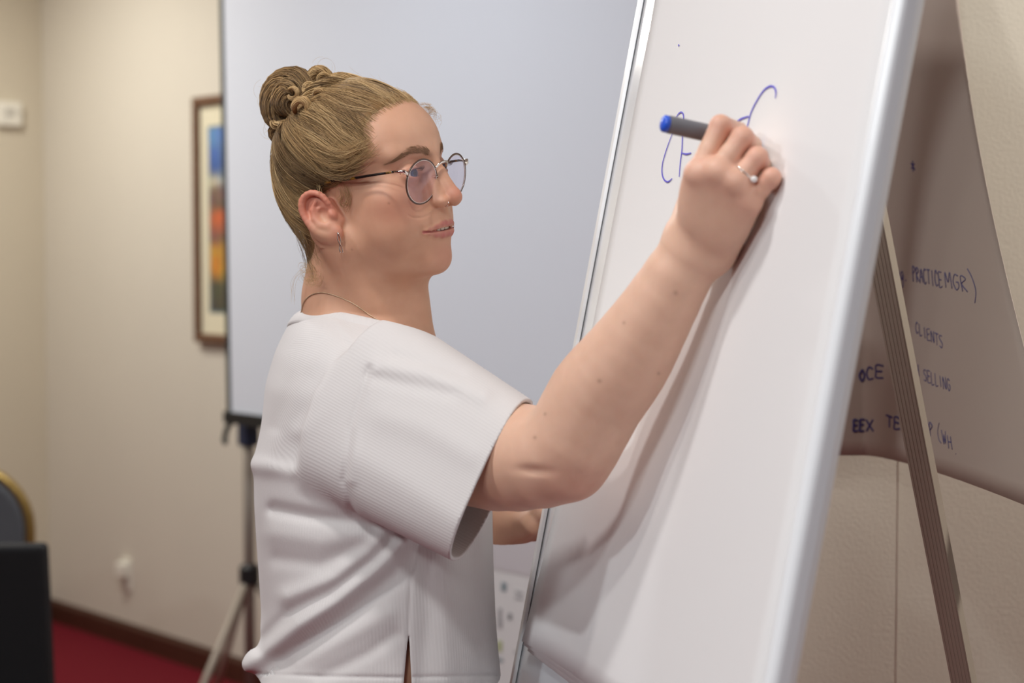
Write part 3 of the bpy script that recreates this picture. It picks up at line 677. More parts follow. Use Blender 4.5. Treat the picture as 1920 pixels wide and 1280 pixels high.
def torso(P, grow=0.0):
    z = P[:, 2]; c = np.interp(z, zz, tcS); a = np.interp(z, zz, taS) + grow; b = np.interp(z, zz, tbS) + grow
    dx = P[:, 0] - c; dy = P[:, 1] - TD; u = dx * tF[0] + dy * tF[1]; v = dx * tS[0] + dy * tS[1]
    uu = u / a; vv = v / b; e = 2.25
    k0 = (np.abs(uu) ** e + np.abs(vv) ** e + 1e-9) ** (1 / e); k1 = np.sqrt((uu / a) ** 2 + (vv / b) ** 2) / np.maximum(np.sqrt(uu ** 2 + vv ** 2), 1e-6)
    return (k0 - 1) / np.maximum(k1, 1e-3)
ARM = [(PX(755, 795, 1.925), .050), (PX(850, 832, 1.868), .052), (PX(935, 854, 1.808), .0555), (PX(1052, 846, 1.745), .0475), (PX(1118, 745, 1.715), .0465), (PX(1172, 676, 1.69), .0425), (PX(1225, 594, 1.665), .0355), (PX(1292, 480, 1.64), .0285)]
ARM = [(v_[:3], v_[3]) for v_ in catmull([np.r_[a_, r_] for a_, r_ in ARM], 22)]
HND = dict(
    w=(1318, 452, 1.63),
    mi=(1309, 326, 1.585), mm=(1345, 322, 1.572), mr=(1380, 342, 1.568), ml=(1406, 378, 1.575),
    pi=(1351, 236, 1.588), pm=(1392, 258, 1.572), pr=(1420, 295, 1.565), pl=(1446, 332, 1.562),
    di=(1384, 246, 1.625), dm=(1410, 272, 1.608), dr=(1430, 312, 1.600), dl=(1455, 350, 1.592),
    ti=(1396, 260, 1.642), tm=(1402, 286, 1.632), tr=(1412, 330, 1.622), tl=(1440, 372, 1.612),
    t0=(1300, 420, 1.655), t1=(1306, 345, 1.672), t2=(1338, 288, 1.672), t3=(1378, 262, 1.664))
HD = {k: PX(*v) for k, v in HND.items()}
def hand_r(P):
    g = HD; w = g['w']
    d = None
    for f, r0 in (('i', .0150), ('m', .0150), ('r', .0145), ('l', .0140)):   # metacarpals
        q = rcone(P, w + (g['m' + f] - g['mm']) * .38, g['m' + f], .0190, r0 * .86)
        d = q if d is None else smin(d, q, .016)
    d = smin(d, ell(P, (g['w'] + g['mm'] + g['mr']) / 3 + np.array([0, .014, .0]), (.026, .016, .036)), .02)
    d = smin(d, rcone(P, w + np.array([-.012, .012, .01]), g['t1'], .020, .0125), .015)
    for f, r in (('i', .0098), ('m', .0099), ('r', .0093), ('l', .0084)):
        q = chain(P, [(g['m' + f], r * 1.16), (g['m' + f] * .5 + g['p' + f] * .5, r * .98), (g['p' + f], r * 1.02), (g['d' + f], r * .86), (g['t' + f], r * .74)], .0022)
        d = smin(d, q, .0030)
    q = chain(P, [(g['t1'], .0120), (g['t2'], .0105), (g['t3'], .0085)], .003); d = smin(d, q, .004)
    for f in 'imr':                                    # knuckles
        d = smin(d, sph(P, g['m' + f] + np.array([0, -.004, 0]), .0085), .008)
    return d
LH = dict(e=PX(700, 1010, 2.24), w=PX(928, 990, 2.165), k=PX(1000, 962, 2.155))
def hand_l(P):
    g = LH; d = chain(P, [(g['e'], .040), (PX(830, 1006, 2.20), .034), (g['w'], .0265)], .02)
    d = smin(d, ell(P, PX(968, 978, 2.155), (.036, .022, .028)), .02)
    d = smin(d, chain(P, [(PX(945, 990, 2.15), .019), (PX(985, 985, 2.135), .014), (PX(1013, 960, 2.135), .011), (PX(1034, 932, 2.145), .009)], .006), .010)
    for i, (r, dz) in enumerate(((.0095, 0), (.0098, -.018), (.0094, -.036), (.0082, -.052))):
        a = PX(1000, 950, 2.165) + [0, .004, dz * .9 + .01]; b = a + np.array([.034, .012, .004]); c = b + np.array([.022, -.012, .0]); t = c + np.array([.004, -.012, -.002])
        d = smin(d, chain(P, [(a, r * 1.15), (b, r), (c, r * .9), (t, r * .75)], .003), .005)
    return d
SHL = PX(790, 800, 2.22)
def body(P):
    d = np.full(len(P), .08, np.float32)
    lo, hi = HO - .20, HO + .20
    d = boxed(P, lo, hi, lambda q: face(W2H(q)) * (HS / 100), .06)
    nk = lambda q: smin(smin(rcone(q, NECK0, NECK1, .052, .060), rcone(q, PX(640, 565, 2.03), PX(660, 690, 1.99), .040, .036), .03), rcone(q, H2W((0, 3.0, -5.5)), PX(745, 660, 2.05), .032, .045), .03)
    d = smin(d, boxed(P, HO + [-.25, -.25, -.36], HO + [.25, .25, .06], nk, .06), .022)
    # sternomastoid and collar bones, gently
    d = smin(d, boxed(P, HO + [-.2, -.25, -.36], HO + [.25, .25, .02], lambda q: rcone(q, H2W((5.9, -1.4, -3.4)), PX(752, 640, 2.00), .016, .014), .06), .022)
    tt_ = lambda q: smax(torso(q, -.020), np.maximum(q[:, 2] - TZ(600), TZ(715) - q[:, 2]), .02)
    d = smin(d, boxed(P, (-9, -9, TZ(740)), (9, 9, TZ(560)), tt_, .06), .03)
    am = lambda q: smin(chain(q, ARM, .006), sph(q, PX(1074, 872, 1.745), .0275), .022)
    A = boxed(P, PX(700, 1050, 1.9) - [.1, .40, .1], PX(1420, 380, 1.6) + [.1, .45, .1], am, .06)
    el = P - PX(1006, 884, 1.70).astype(np.float32); A = A + .0032 * np.exp(-(el[:, 0] / .016) ** 2 - (el[:, 2] / .005) ** 2)
    d = smin(d, A, .03)
    hm = lambda q: hand_r(q)
    Hh = boxed(P, np.min(list(HD.values()), 0) - .045, np.max(list(HD.values()), 0) + .045, hm, .06)
    d = smin(d, Hh, .016)
    d = smin(d, boxed(P, PX(690, 1010, 2.2) - .09, PX(1040, 960, 2.2) + .09, hand_l, .06), .015)
    d = smin(d, boxed(P, SHL - [.2, .15, .3], SHL + [.2, .15, .1], lambda q: rcone(q, SHL, LH['e'], .05, .042), .06), .03)
    return d

def skin_mat():
    q = NT('skin'); b = q.b; a = q.node('ShaderNodeAttribute', attribute_name='tint')
    tc_ = q.node('ShaderNodeTexCoord'); n1 = q.node('ShaderNodeTexNoise', Scale=55.0, Detail=5.0); q.link(tc_.outputs['Object'], n1.inputs['Vector'])
    mx = q.node('ShaderNodeMix', data_type='RGBA', blend_type='MULTIPLY'); mx.inputs['Factor'].default_value = .32
    rp = q.node('ShaderNodeValToRGB'); rp.color_ramp.elements[0].position = .3; rp.color_ramp.elements[0].color = (.82, .74, .70, 1); rp.color_ramp.elements[1].position = .7; rp.color_ramp.elements[1].color = (1, 1, 1, 1)
    q.link(n1.outputs['Fac'], rp.inputs[0]); q.link(a.outputs['Color'], mx.inputs['A']); q.link(rp.outputs['Color'], mx.inputs['B'])
    q.link(mx.outputs['Result'], b.inputs['Base Color'])
    n2 = q.node('ShaderNodeTexNoise', Scale=900.0, Detail=2.0); q.link(tc_.outputs['Object'], n2.inputs['Vector'])
    bp = q.node('ShaderNodeBump', Strength=.10, Distance=.0006); q.link(n2.outputs['Fac'], bp.inputs['Height']); q.link(bp.outputs['Normal'], b.inputs['Normal'])
    b.inputs['Roughness'].default_value = .48; b.inputs['Specular IOR Level'].default_value = .38
    b.inputs['Subsurface Weight'].default_value = .22; b.inputs['Subsurface Radius'].default_value = (1.0, .35, .18); b.inputs['Subsurface Scale'].default_value = .006
    return q.m
M['skin'] = skin_mat()
BV, BQ = surface(body, np.array([PX(440, 700, 2.0)[0], 1.50, PX(700, 1060, 2.0)[2]]), PX(1500, 100, 2.0) + [.02, .36, .06], .00135)
# the trunk under the clothes, coarser
TV, TQ = surface(lambda P: smax(torso(P, -.020), np.maximum(P[:, 2] - TZ(690), TZ(1330) - P[:, 2]), .03), PX(440, 1400, 2.0) - [.02, .26, .02], PX(960, 560, 2.0) + [.05, .42, .05], .006)
BQ = np.vstack([BQ, TQ + len(BV)]); BV = np.vstack([BV, TV])
BV = BV.astype(np.float32)
def lin(r, g, b): return np.array(srgb(r, g, b)[:3], np.float32)
tint = np.tile(lin(214, 166, 138), (len(BV), 1))
hp = W2H(BV); hX = np.abs(hp[:, 0]); hq = np.stack([hX, hp[:, 1], hp[:, 2]], 1); near = ln(BV - HO.astype(np.float32)) < .2
def paint(mask, col):
    global tint
    m = np.clip(mask, 0, 1)[:, None]; tint = tint * (1 - m) + np.asarray(col, np.float32) * m
g3 = lambda c, s: np.exp(-(((hq - np.array(c, np.float32)) / np.array(s, np.float32)) ** 2).sum(1)) * near
paint(.55 * g3((4.6, 6.4, -1.4), (2.6, 2.6, 2.0)), lin(208, 132, 112))
paint(.5 * g3((0, 11.6, -.7), (1.5, 1.2, 1.0)), lin(208, 124, 106))
paint(.7 * g3((0, 8.4, 6.0), (5.0, 3.0, 2.6)), lin(232, 186, 158))
arm_m = np.clip((BV[:, 0] + .10) / .12, 0, 1) * (BV[:, 2] < HO[2] + .25) * (~near); paint(.9 * arm_m, lin(234, 194, 170))
paint(.6 * g3((0, 9, -7.2), (2.2, 2, 1.6)), lin(206, 142, 122))
lu = chain(hq, LIPU, .2); ll = chain(hq, LIPL, .2); lipm = np.clip(1 - np.minimum(lu, ll) / .10, 0, 1) * near * (hp[:, 1] > 7)
paint(.85 * lipm, lin(190, 106, 106))
BRW = [(1.05, 3.60), (1.6, 3.92), (2.5, 4.20), (3.4, 4.22), (4.2, 3.92), (4.75, 3.62), (5.05, 3.42)]
bq = np.full(len(BV), 9.0, np.float32)
for (x0_, z0_), (x1_, z1_) in zip(BRW[:-1], BRW[1:]):
    t_ = np.clip(((hX - x0_) * (x1_ - x0_) + (hp[:, 2] - z0_) * (z1_ - z0_)) / ((x1_ - x0_) ** 2 + (z1_ - z0_) ** 2), 0, 1); bq = np.minimum(bq, np.hypot(hX - x0_ - t_ * (x1_ - x0_), hp[:, 2] - z0_ - t_ * (z1_ - z0_)))
paint(.55 * np.exp(-(bq / .34) ** 2) * near * (hp[:, 1] > 5), lin(150, 108, 82))
eb = boxed(hq, (4.8, -4.5, -5), (10.5, 3, 5), ear, 2.0); paint(.65 * np.clip(1 - eb / .3, 0, 1) * near, lin(214, 128, 110))
paint(.5 * g3((3.1, 8.2, 1.95), (1.8, 1.4, 1.1)), lin(196, 128, 108))
mouth_in = ((np.abs(hp[:, 2] + 4.36) < .42) & (hX < 1.9) & (hp[:, 1] > 6.5) & (hp[:, 1] < 9.15 - .14 * hX ** 2) & near); paint(mouth_in.astype(np.float32), lin(92, 34, 34))
for k_ in ('mi', 'mm', 'mr', 'ml', 'pi', 'pm', 'pr', 'pl'):
    paint(.5 * np.exp(-(ln(BV - HD[k_].astype(np.float32)) / .014) ** 2), lin(214, 138, 122))
paint(.45 * np.exp(-(ln(BV - PX(1085, 900, 1.72).astype(np.float32)) / .03) ** 2), lin(204, 130, 114))
for a_, b_, d_, r_ in ((1267, 549, 1.64, .0022), (1124, 714, 1.665, .0022), (1170, 605, 1.65, .0016), (1022, 776, 1.70, .0016), (1003, 820, 1.70, .0018), (1235, 700, 1.665, .0016), (729, 381, 1.93, .0012), (660, 468, 1.93, .0010), (922, 826, 1.75, .0014)):
    v = BV - cC.astype(np.float32); dd = v @ cF; X_ = 960 + FPX * (v @ cR) / dd; Y_ = 640 - FPX * (v @ cU) / dd
    paint(.38 * np.exp(-((X_ - a_) ** 2 + (Y_ - b_) ** 2) / (r_ * 1900) ** 2) * (np.abs(dd - d_) < .06), lin(120, 70, 52))
person = np_obj('person', BV, BQ, M['skin'])
attr_c(person, 'tint', tint)
tag(person, 'woman in a white short-sleeved top, hair in a bun, writing on the flip chart', 'person')
def wear(o): o.parent = person; return o
# ================================================================== clothes
def pxs(P):
    v = P - cC.astype(np.float32); dd = v @ cF.astype(np.float32)
    return 960 + FPX * v[:, 0] / dd, 640 - FPX * (v @ cU.astype(np.float32)) / dd, dd
SL0, SLO = PX(735, 792, 1.905), PX(922, 900, 1.799)
sa = nrm(SLO - SL0); su = PX(985, 757, 1.785) - PX(845, 1050, 1.785); su_len = np.linalg.norm(su) / 2 + .003; su = nrm(su - sa * (su @ sa)); ss = np.cross(sa, su); SLL = np.linalg.norm(SLO - SL0)
sno = nrm(sa * np.array([1, .26, 1]))
def sleeve_raw(P, grow=0.0):
    q = P - SL0.astype(np.float32); t = q @ sa.astype(np.float32) / SLL; tc_ = np.clip(t, -.6, 1.4)
    ru = .104 + (su_len - .104) * tc_ + grow; rs = .070 - .009 * tc_ + grow
    u = (q @ su.astype(np.float32)) / ru; v = (q @ ss.astype(np.float32)) / rs
    k0 = (np.abs(u) ** 2.7 + np.abs(v) ** 2.7 + 1e-9) ** (1 / 2.7); k1 = np.sqrt((u / ru) ** 2 + (v / rs) ** 2) / np.maximum(np.sqrt(u * u + v * v), 1e-6)
    return (k0 - 1) / np.maximum(k1, 1e-3), t
# polylines in picture columns/rows on the near side of the cloth, height (m, + ridge, - crease), half width (columns)
FOLD_T = [
    ([(455, 1240), (520, 1192), (600, 1140), (690, 1075), (770, 1000)], .0110, 27), ([(480, 1275), (560, 1218), (650, 1152), (740, 1075), (800, 1000)], -.0080, 21),
    ([(484, 1210), (545, 1152), (620, 1112), (700, 1050), (760, 985)], -.0085, 16), ([(540, 1118), (630, 1082), (710, 1015)], .0048, 17),
    ([(515, 955), (580, 968), (650, 976), (700, 985)], -.0050, 14), ([(515, 1000), (600, 1014), (670, 1004)], .0026, 20), ([(520, 1048), (600, 1058), (680, 1025)], -.0022, 16),
    ([(625, 612), (565, 700), (532, 800), (506, 862)], .0030, 24), ([(592, 636), (548, 720), (518, 800)], -.0018, 15), ([(655, 720), (620, 770), (560, 810)], .0022, 18), ([(466, 868), (500, 876), (545, 884)], .0036, 16),
    ([(625, 608), (690, 690)], -.0014, 8), ([(632, 606), (698, 686)], .0014, 9), ([(765, 1195), (770, 1080), (795, 985)], -.0012, 4), ([(830, 1000), (842, 1120), (838, 1280)], .0045, 24), ([(795, 1060), (800, 1160), (790, 1280)], -.0024, 16), ([(880, 1010), (895, 1130), (905, 1280)], -.0034, 18),
    ([(465, 1262), (600, 1268), (750, 1270), (930, 1266)], -.0014, 4), ([(560, 1240), (660, 1190), (730, 1150)], .0024, 18), ([(600, 1270), (690, 1225), (740, 1190)], -.0024, 14)]
FOLD_S = [
    ([(692, 690), (658, 800), (646, 900), (668, 980)], -.0024, 7), ([(702, 696), (670, 800), (660, 900)], .0014, 10),
    ([(705, 684), (800, 700), (905, 742)], .0030, 18), ([(694, 704), (765, 722), (850, 738)], -.0016, 14), ([(740, 668), (800, 680), (860, 700)], -.0014, 12), ([(720, 780), (800, 805), (880, 850)], .0022, 28), ([(670, 860), (760, 910), (850, 970)], .0018, 30)]
def folds(P, FOLDS):
    X, Y, D = pxs(P); d = np.zeros(len(P), np.float32); m = (D < TD + .02) & (Y > 560) & (X > 420) & (X < 1010)
    if not m.any(): return d
    x = X[m]; y = Y[m]; acc = np.zeros(m.sum(), np.float32)
    for pts, amp, wid in FOLDS:
        x0 = min(p[0] for p in pts) - 3 * wid; x1 = max(p[0] for p in pts) + 3 * wid; y0 = min(p[1] for p in pts) - 3 * wid; y1 = max(p[1] for p in pts) + 3 * wid
        k = (x > x0) & (x < x1) & (y > y0) & (y < y1)
        if not k.any() or amp == 0: continue
        xx, yy = x[k], y[k]; best = np.full(len(xx), 1e9, np.float32)
        for i, ((ax, ay), (bx, by)) in enumerate(zip(pts[:-1], pts[1:])):
            ex, ey = bx - ax, by - ay; t = np.clip(((xx - ax) * ex + (yy - ay) * ey) / (ex * ex + ey * ey), 0, 1)
            best = np.minimum(best, (xx - ax - t * ex) ** 2 + (yy - ay - t * ey) ** 2)
        acc[k] += amp * np.exp(-best / (wid * wid))
    d[m] = acc; return d
HEMZ = TZ(1286, 2.0)
c0 = PX(543, 592, 2.05); c1 = PX(690, 612, 1.955); c2 = PX(778, 650, 2.02)      # plane of the neckline
cn = nrm(np.cross(c1 - c0, c2 - c0)); cn = cn if cn[2] > 0 else -cn
def shirt(P):
    sl, t = sleeve_raw(P); si, _ = sleeve_raw(P, -.0042)
    pl = (P - SLO.astype(np.float32)) @ sno.astype(np.float32)
    to = torso(P).astype(np.float32)
    slo = smax(sl, -t * SLL - .05, .02)
    cav = np.maximum(si, .55 * SLL - t * SLL)
    shell = np.maximum(np.maximum(slo - folds(P, FOLD_S), pl), -cav)
    kk = np.interp(P[:, 2], [TZ(930), TZ(780)], [.008, .030]).astype(np.float32)
    d = smin(to - folds(P, FOLD_T), shell, kk)
    inner = np.maximum(torso(P, -.010), P[:, 2] - TZ(1225)); d = np.maximum(d, -inner)
    d = np.maximum(d, HEMZ - P[:, 2])
    X, Y, D = pxs(P); w = np.clip((Y - 1192) / 90, 0, 1) ** .8 * 7 + .4
    slit = np.maximum(np.abs(X - 766 + (Y - 1192) * .02) - w, np.maximum(1192 - Y, (D - TD + .02) * 1800)) / 1750; d = smax(d, -slit, .003)
    d = np.maximum(d, (P - c0.astype(np.float32)) @ cn.astype(np.float32) - .004)
    return d
def knit_mat():
    q = NT('white_rib_knit'); b = q.b
    a = q.node('ShaderNodeAttribute', attribute_name='rib'); m1 = q.node('ShaderNodeMath', operation='MULTIPLY'); q.link(a.outputs['Fac'], m1.inputs[0]); m1.inputs[1].default_value = 2 * math.pi / .0036
    sn = q.node('ShaderNodeMath', operation='SINE'); q.link(m1.outputs[0], sn.inputs[0])
    tc_ = q.node('ShaderNodeTexCoord'); nz = q.node('ShaderNodeTexNoise', Scale=420.0, Detail=2.0); q.link(tc_.outputs['Object'], nz.inputs['Vector'])
    ma = q.node('ShaderNodeMath', operation='MULTIPLY_ADD'); q.link(nz.outputs['Fac'], ma.inputs[0]); ma.inputs[1].default_value = 1.6; q.link(sn.outputs[0], ma.inputs[2])
    bp = q.node('ShaderNodeBump', Strength=.10, Distance=.0008); q.link(ma.outputs[0], bp.inputs['Height']); q.link(bp.outputs['Normal'], b.inputs['Normal'])
    b.inputs['Base Color'].default_value = srgb(216, 212, 211); b.inputs['Roughness'].default_value = .92; b.inputs['Sheen Weight'].default_value = .12
    b.inputs['Specular IOR Level'].default_value = .2
    return q.m
M['knit'] = knit_mat()
SV, SQ = surface(shirt, (tc.min() - .20, TD - .34, HEMZ - .01), (.06, TD + .23, TZ(560)), .0018, slack=6, project=1)
sh = wear(np_obj('shirt', SV, SQ, M['knit'])); sh['label'] = 'white ribbed knit short-sleeved top'
sl, st_ = sleeve_raw(SV.astype(np.float32)); to = torso(SV.astype(np.float32)); q = SV - SL0
ang_s = np.arctan2(q @ su, q @ ss) * .085
cz = np.interp(SV[:, 2], zz, tcS); dx = SV[:, 0] - cz; dy = SV[:, 1] - TD; ang_t = np.arctan2(dx * tF[0] + dy * tF[1], dx * tS[0] + dy * tS[1]) * .165
attr_f(sh, 'rib', np.where(sl < to - .004, ang_s, ang_t))
# collar band around the neck
def march(px, py, fn, d0=1.7, d1=2.4, n=1400):
    dd = np.linspace(d0, d1, n); P = (cC + dd[:, None] * (PX(px, py, 1) - cC)).astype(np.float32); f = fn(P); k = np.nonzero(f < 0)[0]
    return P[k[0]].astype(float) if len(k) else None
def ring_around(center, nvec, ref, fn, n=72, r0=.02, r1=.16, off=0.0):
    """closed loop on fn=0 in the plane through center"""
    nvec = nrm(nvec); a = nrm(ref - nvec * (ref @ nvec)); b = np.cross(nvec, a); out = []
    rr = np.linspace(r1, r0, 300)
    for i in range(n):
        th = 2 * math.pi * i / n; dvec = math.cos(th) * a + math.sin(th) * b; P = (center + rr[:, None] * dvec).astype(np.float32); f = fn(P); k = np.nonzero(f < 0)[0]
        out.append(center + dvec * ((rr[k[0]] if len(k) else .06) + off))
    return np.array(out)
def smooth_loop(L, it=6):
    for _ in range(it): L = (np.roll(L, 1, 0) + 2 * L + np.roll(L, -1, 0)) / 4
    return L
ccen = (c0 + c2) / 2 + np.array([0, .01, 0])
ccen = ccen - cn * ((ccen - c0) @ cn)
loop = []
for i in range(72):
    th = 2 * math.pi * i / 72; ax = nrm(c2 - c0); ay = np.cross(cn, ax); hl = np.linalg.norm(c2 - c0) / 2
    loop.append(ccen + ax * math.cos(th) * hl + ay * math.sin(th) * .088)
loop = smooth_loop(ring_around(ccen + cn * .001, cn, nrm(c2 - c0), lambda P: torso(P), n=72, r0=.03, r1=.22, off=.0005), 4)
m = MB(); n_ = len(loop); vs = []; fs = []
prof = [(-.006, .010), (-.002, .0105), (.0020, .003), (.0025, -.008), (-.001, -.016), (-.010, -.004)]
for i in range(n_):
    o_ = nrm(loop[i] - ccen); up_ = nrm(cn - o_ * .35)
    vs += [loop[i] + o_ * a + up_ * b for a, b in prof]
k_ = len(prof)
fs = [(i * k_ + j, ((i + 1) % n_) * k_ + j, ((i + 1) % n_) * k_ + (j + 1) % k_, i * k_ + (j + 1) % k_) for i in range(n_) for j in range(k_)]
col = m.add(vs, fs).build('collar', M['knit'], smooth=True); attr_f(col, 'rib', np.repeat(np.arange(n_) * .0075, k_)); sd = col.modifiers.new('s', 'SUBSURF'); sd.levels = 1; sd.render_levels = 1
col.parent = sh
# sleeve hem band: slightly raised double edge near the opening
# trousers and shoes (the photo shows only a sliver of red at the slit)
M['red_cloth'] = mat('dark_red_cloth', srgb(150, 34, 52), .9, noise=(120, .2), bump=(500, .3))
hipc = np.array([np.interp(TZ(1330), zz, tcS), TD, 0.0])
def trousers(P):
    d = smax(torso(P, -.024), np.maximum(P[:, 2] - TZ(1262, 2.0), .78 - P[:, 2]), .02)
    for s in (-1, 1):
        hp_ = hipc + tS * s * .095 + np.array([0, 0, .80]); kn = hp_ + tF * .02 + np.array([0, 0, -.34]); kn[2] = .46; an = kn.copy(); an[2] = .07; an = an - tF * .02
        d = smin(d, chain(P, [(hp_, .098), (kn, .068), (an, .050)], .02), .03)
    return d
PV, PQ = surface(trousers, (hipc[0] - .3, TD - .3, .0), (hipc[0] + .3, TD + .3, TZ(1250)), .008, project=1)
wear(np_obj('trousers', PV, PQ, M['red_cloth']))
for s in (-1, 1):
    f0 = hipc + tS * s * .095
    SVv, SQq = surface(lambda P: np.maximum(smin(rcone(P, f0 + tF * -.03 + [0, 0, .05], f0 + tF * .15 + [0, 0, .035], .045, .036), rcone(P, f0 + [0, 0, .04], f0 + [0, 0, .10], .05, .052), .02), .002 - P[:, 2]), f0 - [.25, .25, 0.01], f0 + [.3, .3, .2], .006, project=1)
    wear(np_obj('shoe', SVv, SQq, M['black']))
# ================================================================== eyes, teeth, glasses, jewellery, pen
def local_obj(name, V, F, mt, smooth=True):
    """verts given in head centimetres"""
    return make_obj(name, H2W(np.array(V)), F, mt, None, smooth)
def eye_mat():
    q = NT('eye'); a = q.node('ShaderNodeAttribute', attribute_name='tint'); q.link(a.outputs['Color'], q.b.inputs['Base Color']); q.b.inputs['Roughness'].default_value = .08; q.b.inputs['Coat Weight'].default_value = .6
    return q.m
M['eye'] = eye_mat()
gaze = nrm(W2H((HD['ti'])[None].astype(np.float32))[0] - np.array([0, 7.4, 2.1])); gaze = nrm(gaze * .6 + np.array([.12, 1, 0]) * .4)
for s in (-1, 1):
    c = np.array([3.05 * s, 7.40, 1.90]); ax = gaze; A = nrm(np.cross(ax, [0, 0, 1])); Bv = np.cross(ax, A); vs = []; fs = []; cs = []
    nr, ns = 28, 32
    for i in range(nr + 1):
        ph = math.pi * (i / nr) ** 1.3; r = 1.22 * (1.0 + .03 * math.exp(-(ph / .45) ** 2))
        cl = (6, 6, 8) if ph < .22 else ((58, 74, 104) if ph < .38 else ((32, 40, 60) if ph < .46 else (226, 216, 214)))
        for k in range(ns):
            a = 2 * math.pi * k / ns; vs.append(c + r * (math.cos(ph) * ax + math.sin(ph) * (math.cos(a) * A + math.sin(a) * Bv))); cs.append(srgb(*cl)[:3])
    for i in range(nr):
        for k in range(ns): fs.append((i * ns + k, (i + 1) * ns + k, (i + 1) * ns + (k + 1) % ns, i * ns + (k + 1) % ns))
    o = wear(local_obj('eye', vs, fs, M['eye'])); attr_c(o, 'tint', np.array(cs))
# teeth: an arch of single rounded teeth behind the lips
M['tooth'] = mat('tooth_enamel', srgb(236, 226, 208), .25)
m = MB(); YT = SLIT[0][0][1] - .55
for row, z0, hgt in ((1, -4.36, .34),):
    xs = [(-2.05, .5), (-1.55, .55), (-1.0, .62), (-.36, .70), (.36, .70), (1.0, .62), (1.55, .55), (2.05, .5)]
    for x, wd in xs:
        y = YT - .15 * x * x; ang = math.atan(.32 * x); cth, sth = math.cos(ang), math.sin(ang)
        prof = [(-.46, -.34), (-.32, -.46), (.32, -.46), (.46, -.34), (.46, .5), (-.46, .5)]
        v = []
        for yy in (.16, -.16):
            for a, b in prof:
                lx_, ly_ = a * wd, yy * (1.0 if b < 0 else 1.1); v.append((x + lx_ * cth + ly_ * sth, y - lx_ * sth + ly_ * cth, -4.20 + b * .66))
        n = len(prof); v = H2W(np.array(v)); m.add(v, [tuple(range(n)), tuple(range(n, 2 * n))[::-1]] + [(i, (i + 1) % n, n + (i + 1) % n, n + i) for i in range(n)])
o = m.build('teeth', M['tooth'], bevel=.0006); wear(o)

# ---- glasses
def glass_mat():
    q = NT('lens_glass'); tr = q.node('ShaderNodeBsdfTransparent'); tr.inputs[0].default_value = (.955, .94, .975, 1); gs = q.node('ShaderNodeBsdfGlossy'); gs.inputs['Roughness'].default_value = .02; gs.inputs[0].default_value = (.85, .82, 1, 1)
    lw = q.node('ShaderNodeLayerWeight'); pw = q.node('ShaderNodeMath', operation='POWER'); q.link(lw.outputs['Facing'], pw.inputs[0]); pw.inputs[1].default_value = 4.0; fr = q.node('ShaderNodeMath', operation='MULTIPLY_ADD'); q.link(pw.outputs[0], fr.inputs[0]); fr.inputs[1].default_value = .30; fr.inputs[2].default_value = .035; mx = q.node('ShaderNodeMixShader'); q.link(fr.outputs[0], mx.inputs[0]); q.link(tr.outputs[0], mx.inputs[1]); q.link(gs.outputs[0], mx.inputs[2]); q.link(mx.outputs[0], q.n['Material Output'].inputs['Surface'])
    return q.m
def tortoise():
    q = NT('tortoiseshell'); tc_ = q.node('ShaderNodeTexCoord'); n = q.node('ShaderNodeTexNoise', Scale=110.0, Detail=2.0); q.link(tc_.outputs['Object'], n.inputs['Vector']); r = q.node('ShaderNodeValToRGB')
    r.color_ramp.elements[0].position = .52; r.color_ramp.elements[0].color = srgb(24, 18, 16); r.color_ramp.elements[1].position = .66; r.color_ramp.elements[1].color = srgb(150, 108, 44); q.link(n.outputs['Fac'], r.inputs[0]); q.link(r.outputs['Color'], q.b.inputs['Base Color']); q.b.inputs['Roughness'].default_value = .15; return q.m
M['lens'] = glass_mat(); M['tortoise'] = tortoise(); M['rim'] = mat('brown_rim', srgb(84, 60, 50), .25, spec=.6)
LXc, LYc, LZc, LRX, LRZ = 3.55, 9.45, .98, 2.72, 2.30
PANTO, WRAP = math.radians(9), math.radians(5)
def lens_pt(s, a, rx, rz, off=0.0):
    x = rx * math.cos(a); z = rz * math.sin(a) * (1.0 if math.sin(a) > 0 else 1.0)
    y = -x * math.tan(WRAP) + z * math.tan(PANTO) - .012 * (x * x + z * z) + off
    return np.array([s * (LXc + x), LYc + y + .07, LZc + z])
gl = empty('eyeglasses', H2W((0, 9.7, 1.4))); tag(gl, 'round thin-rimmed eyeglasses with tortoiseshell temples worn by the woman', 'glasses')
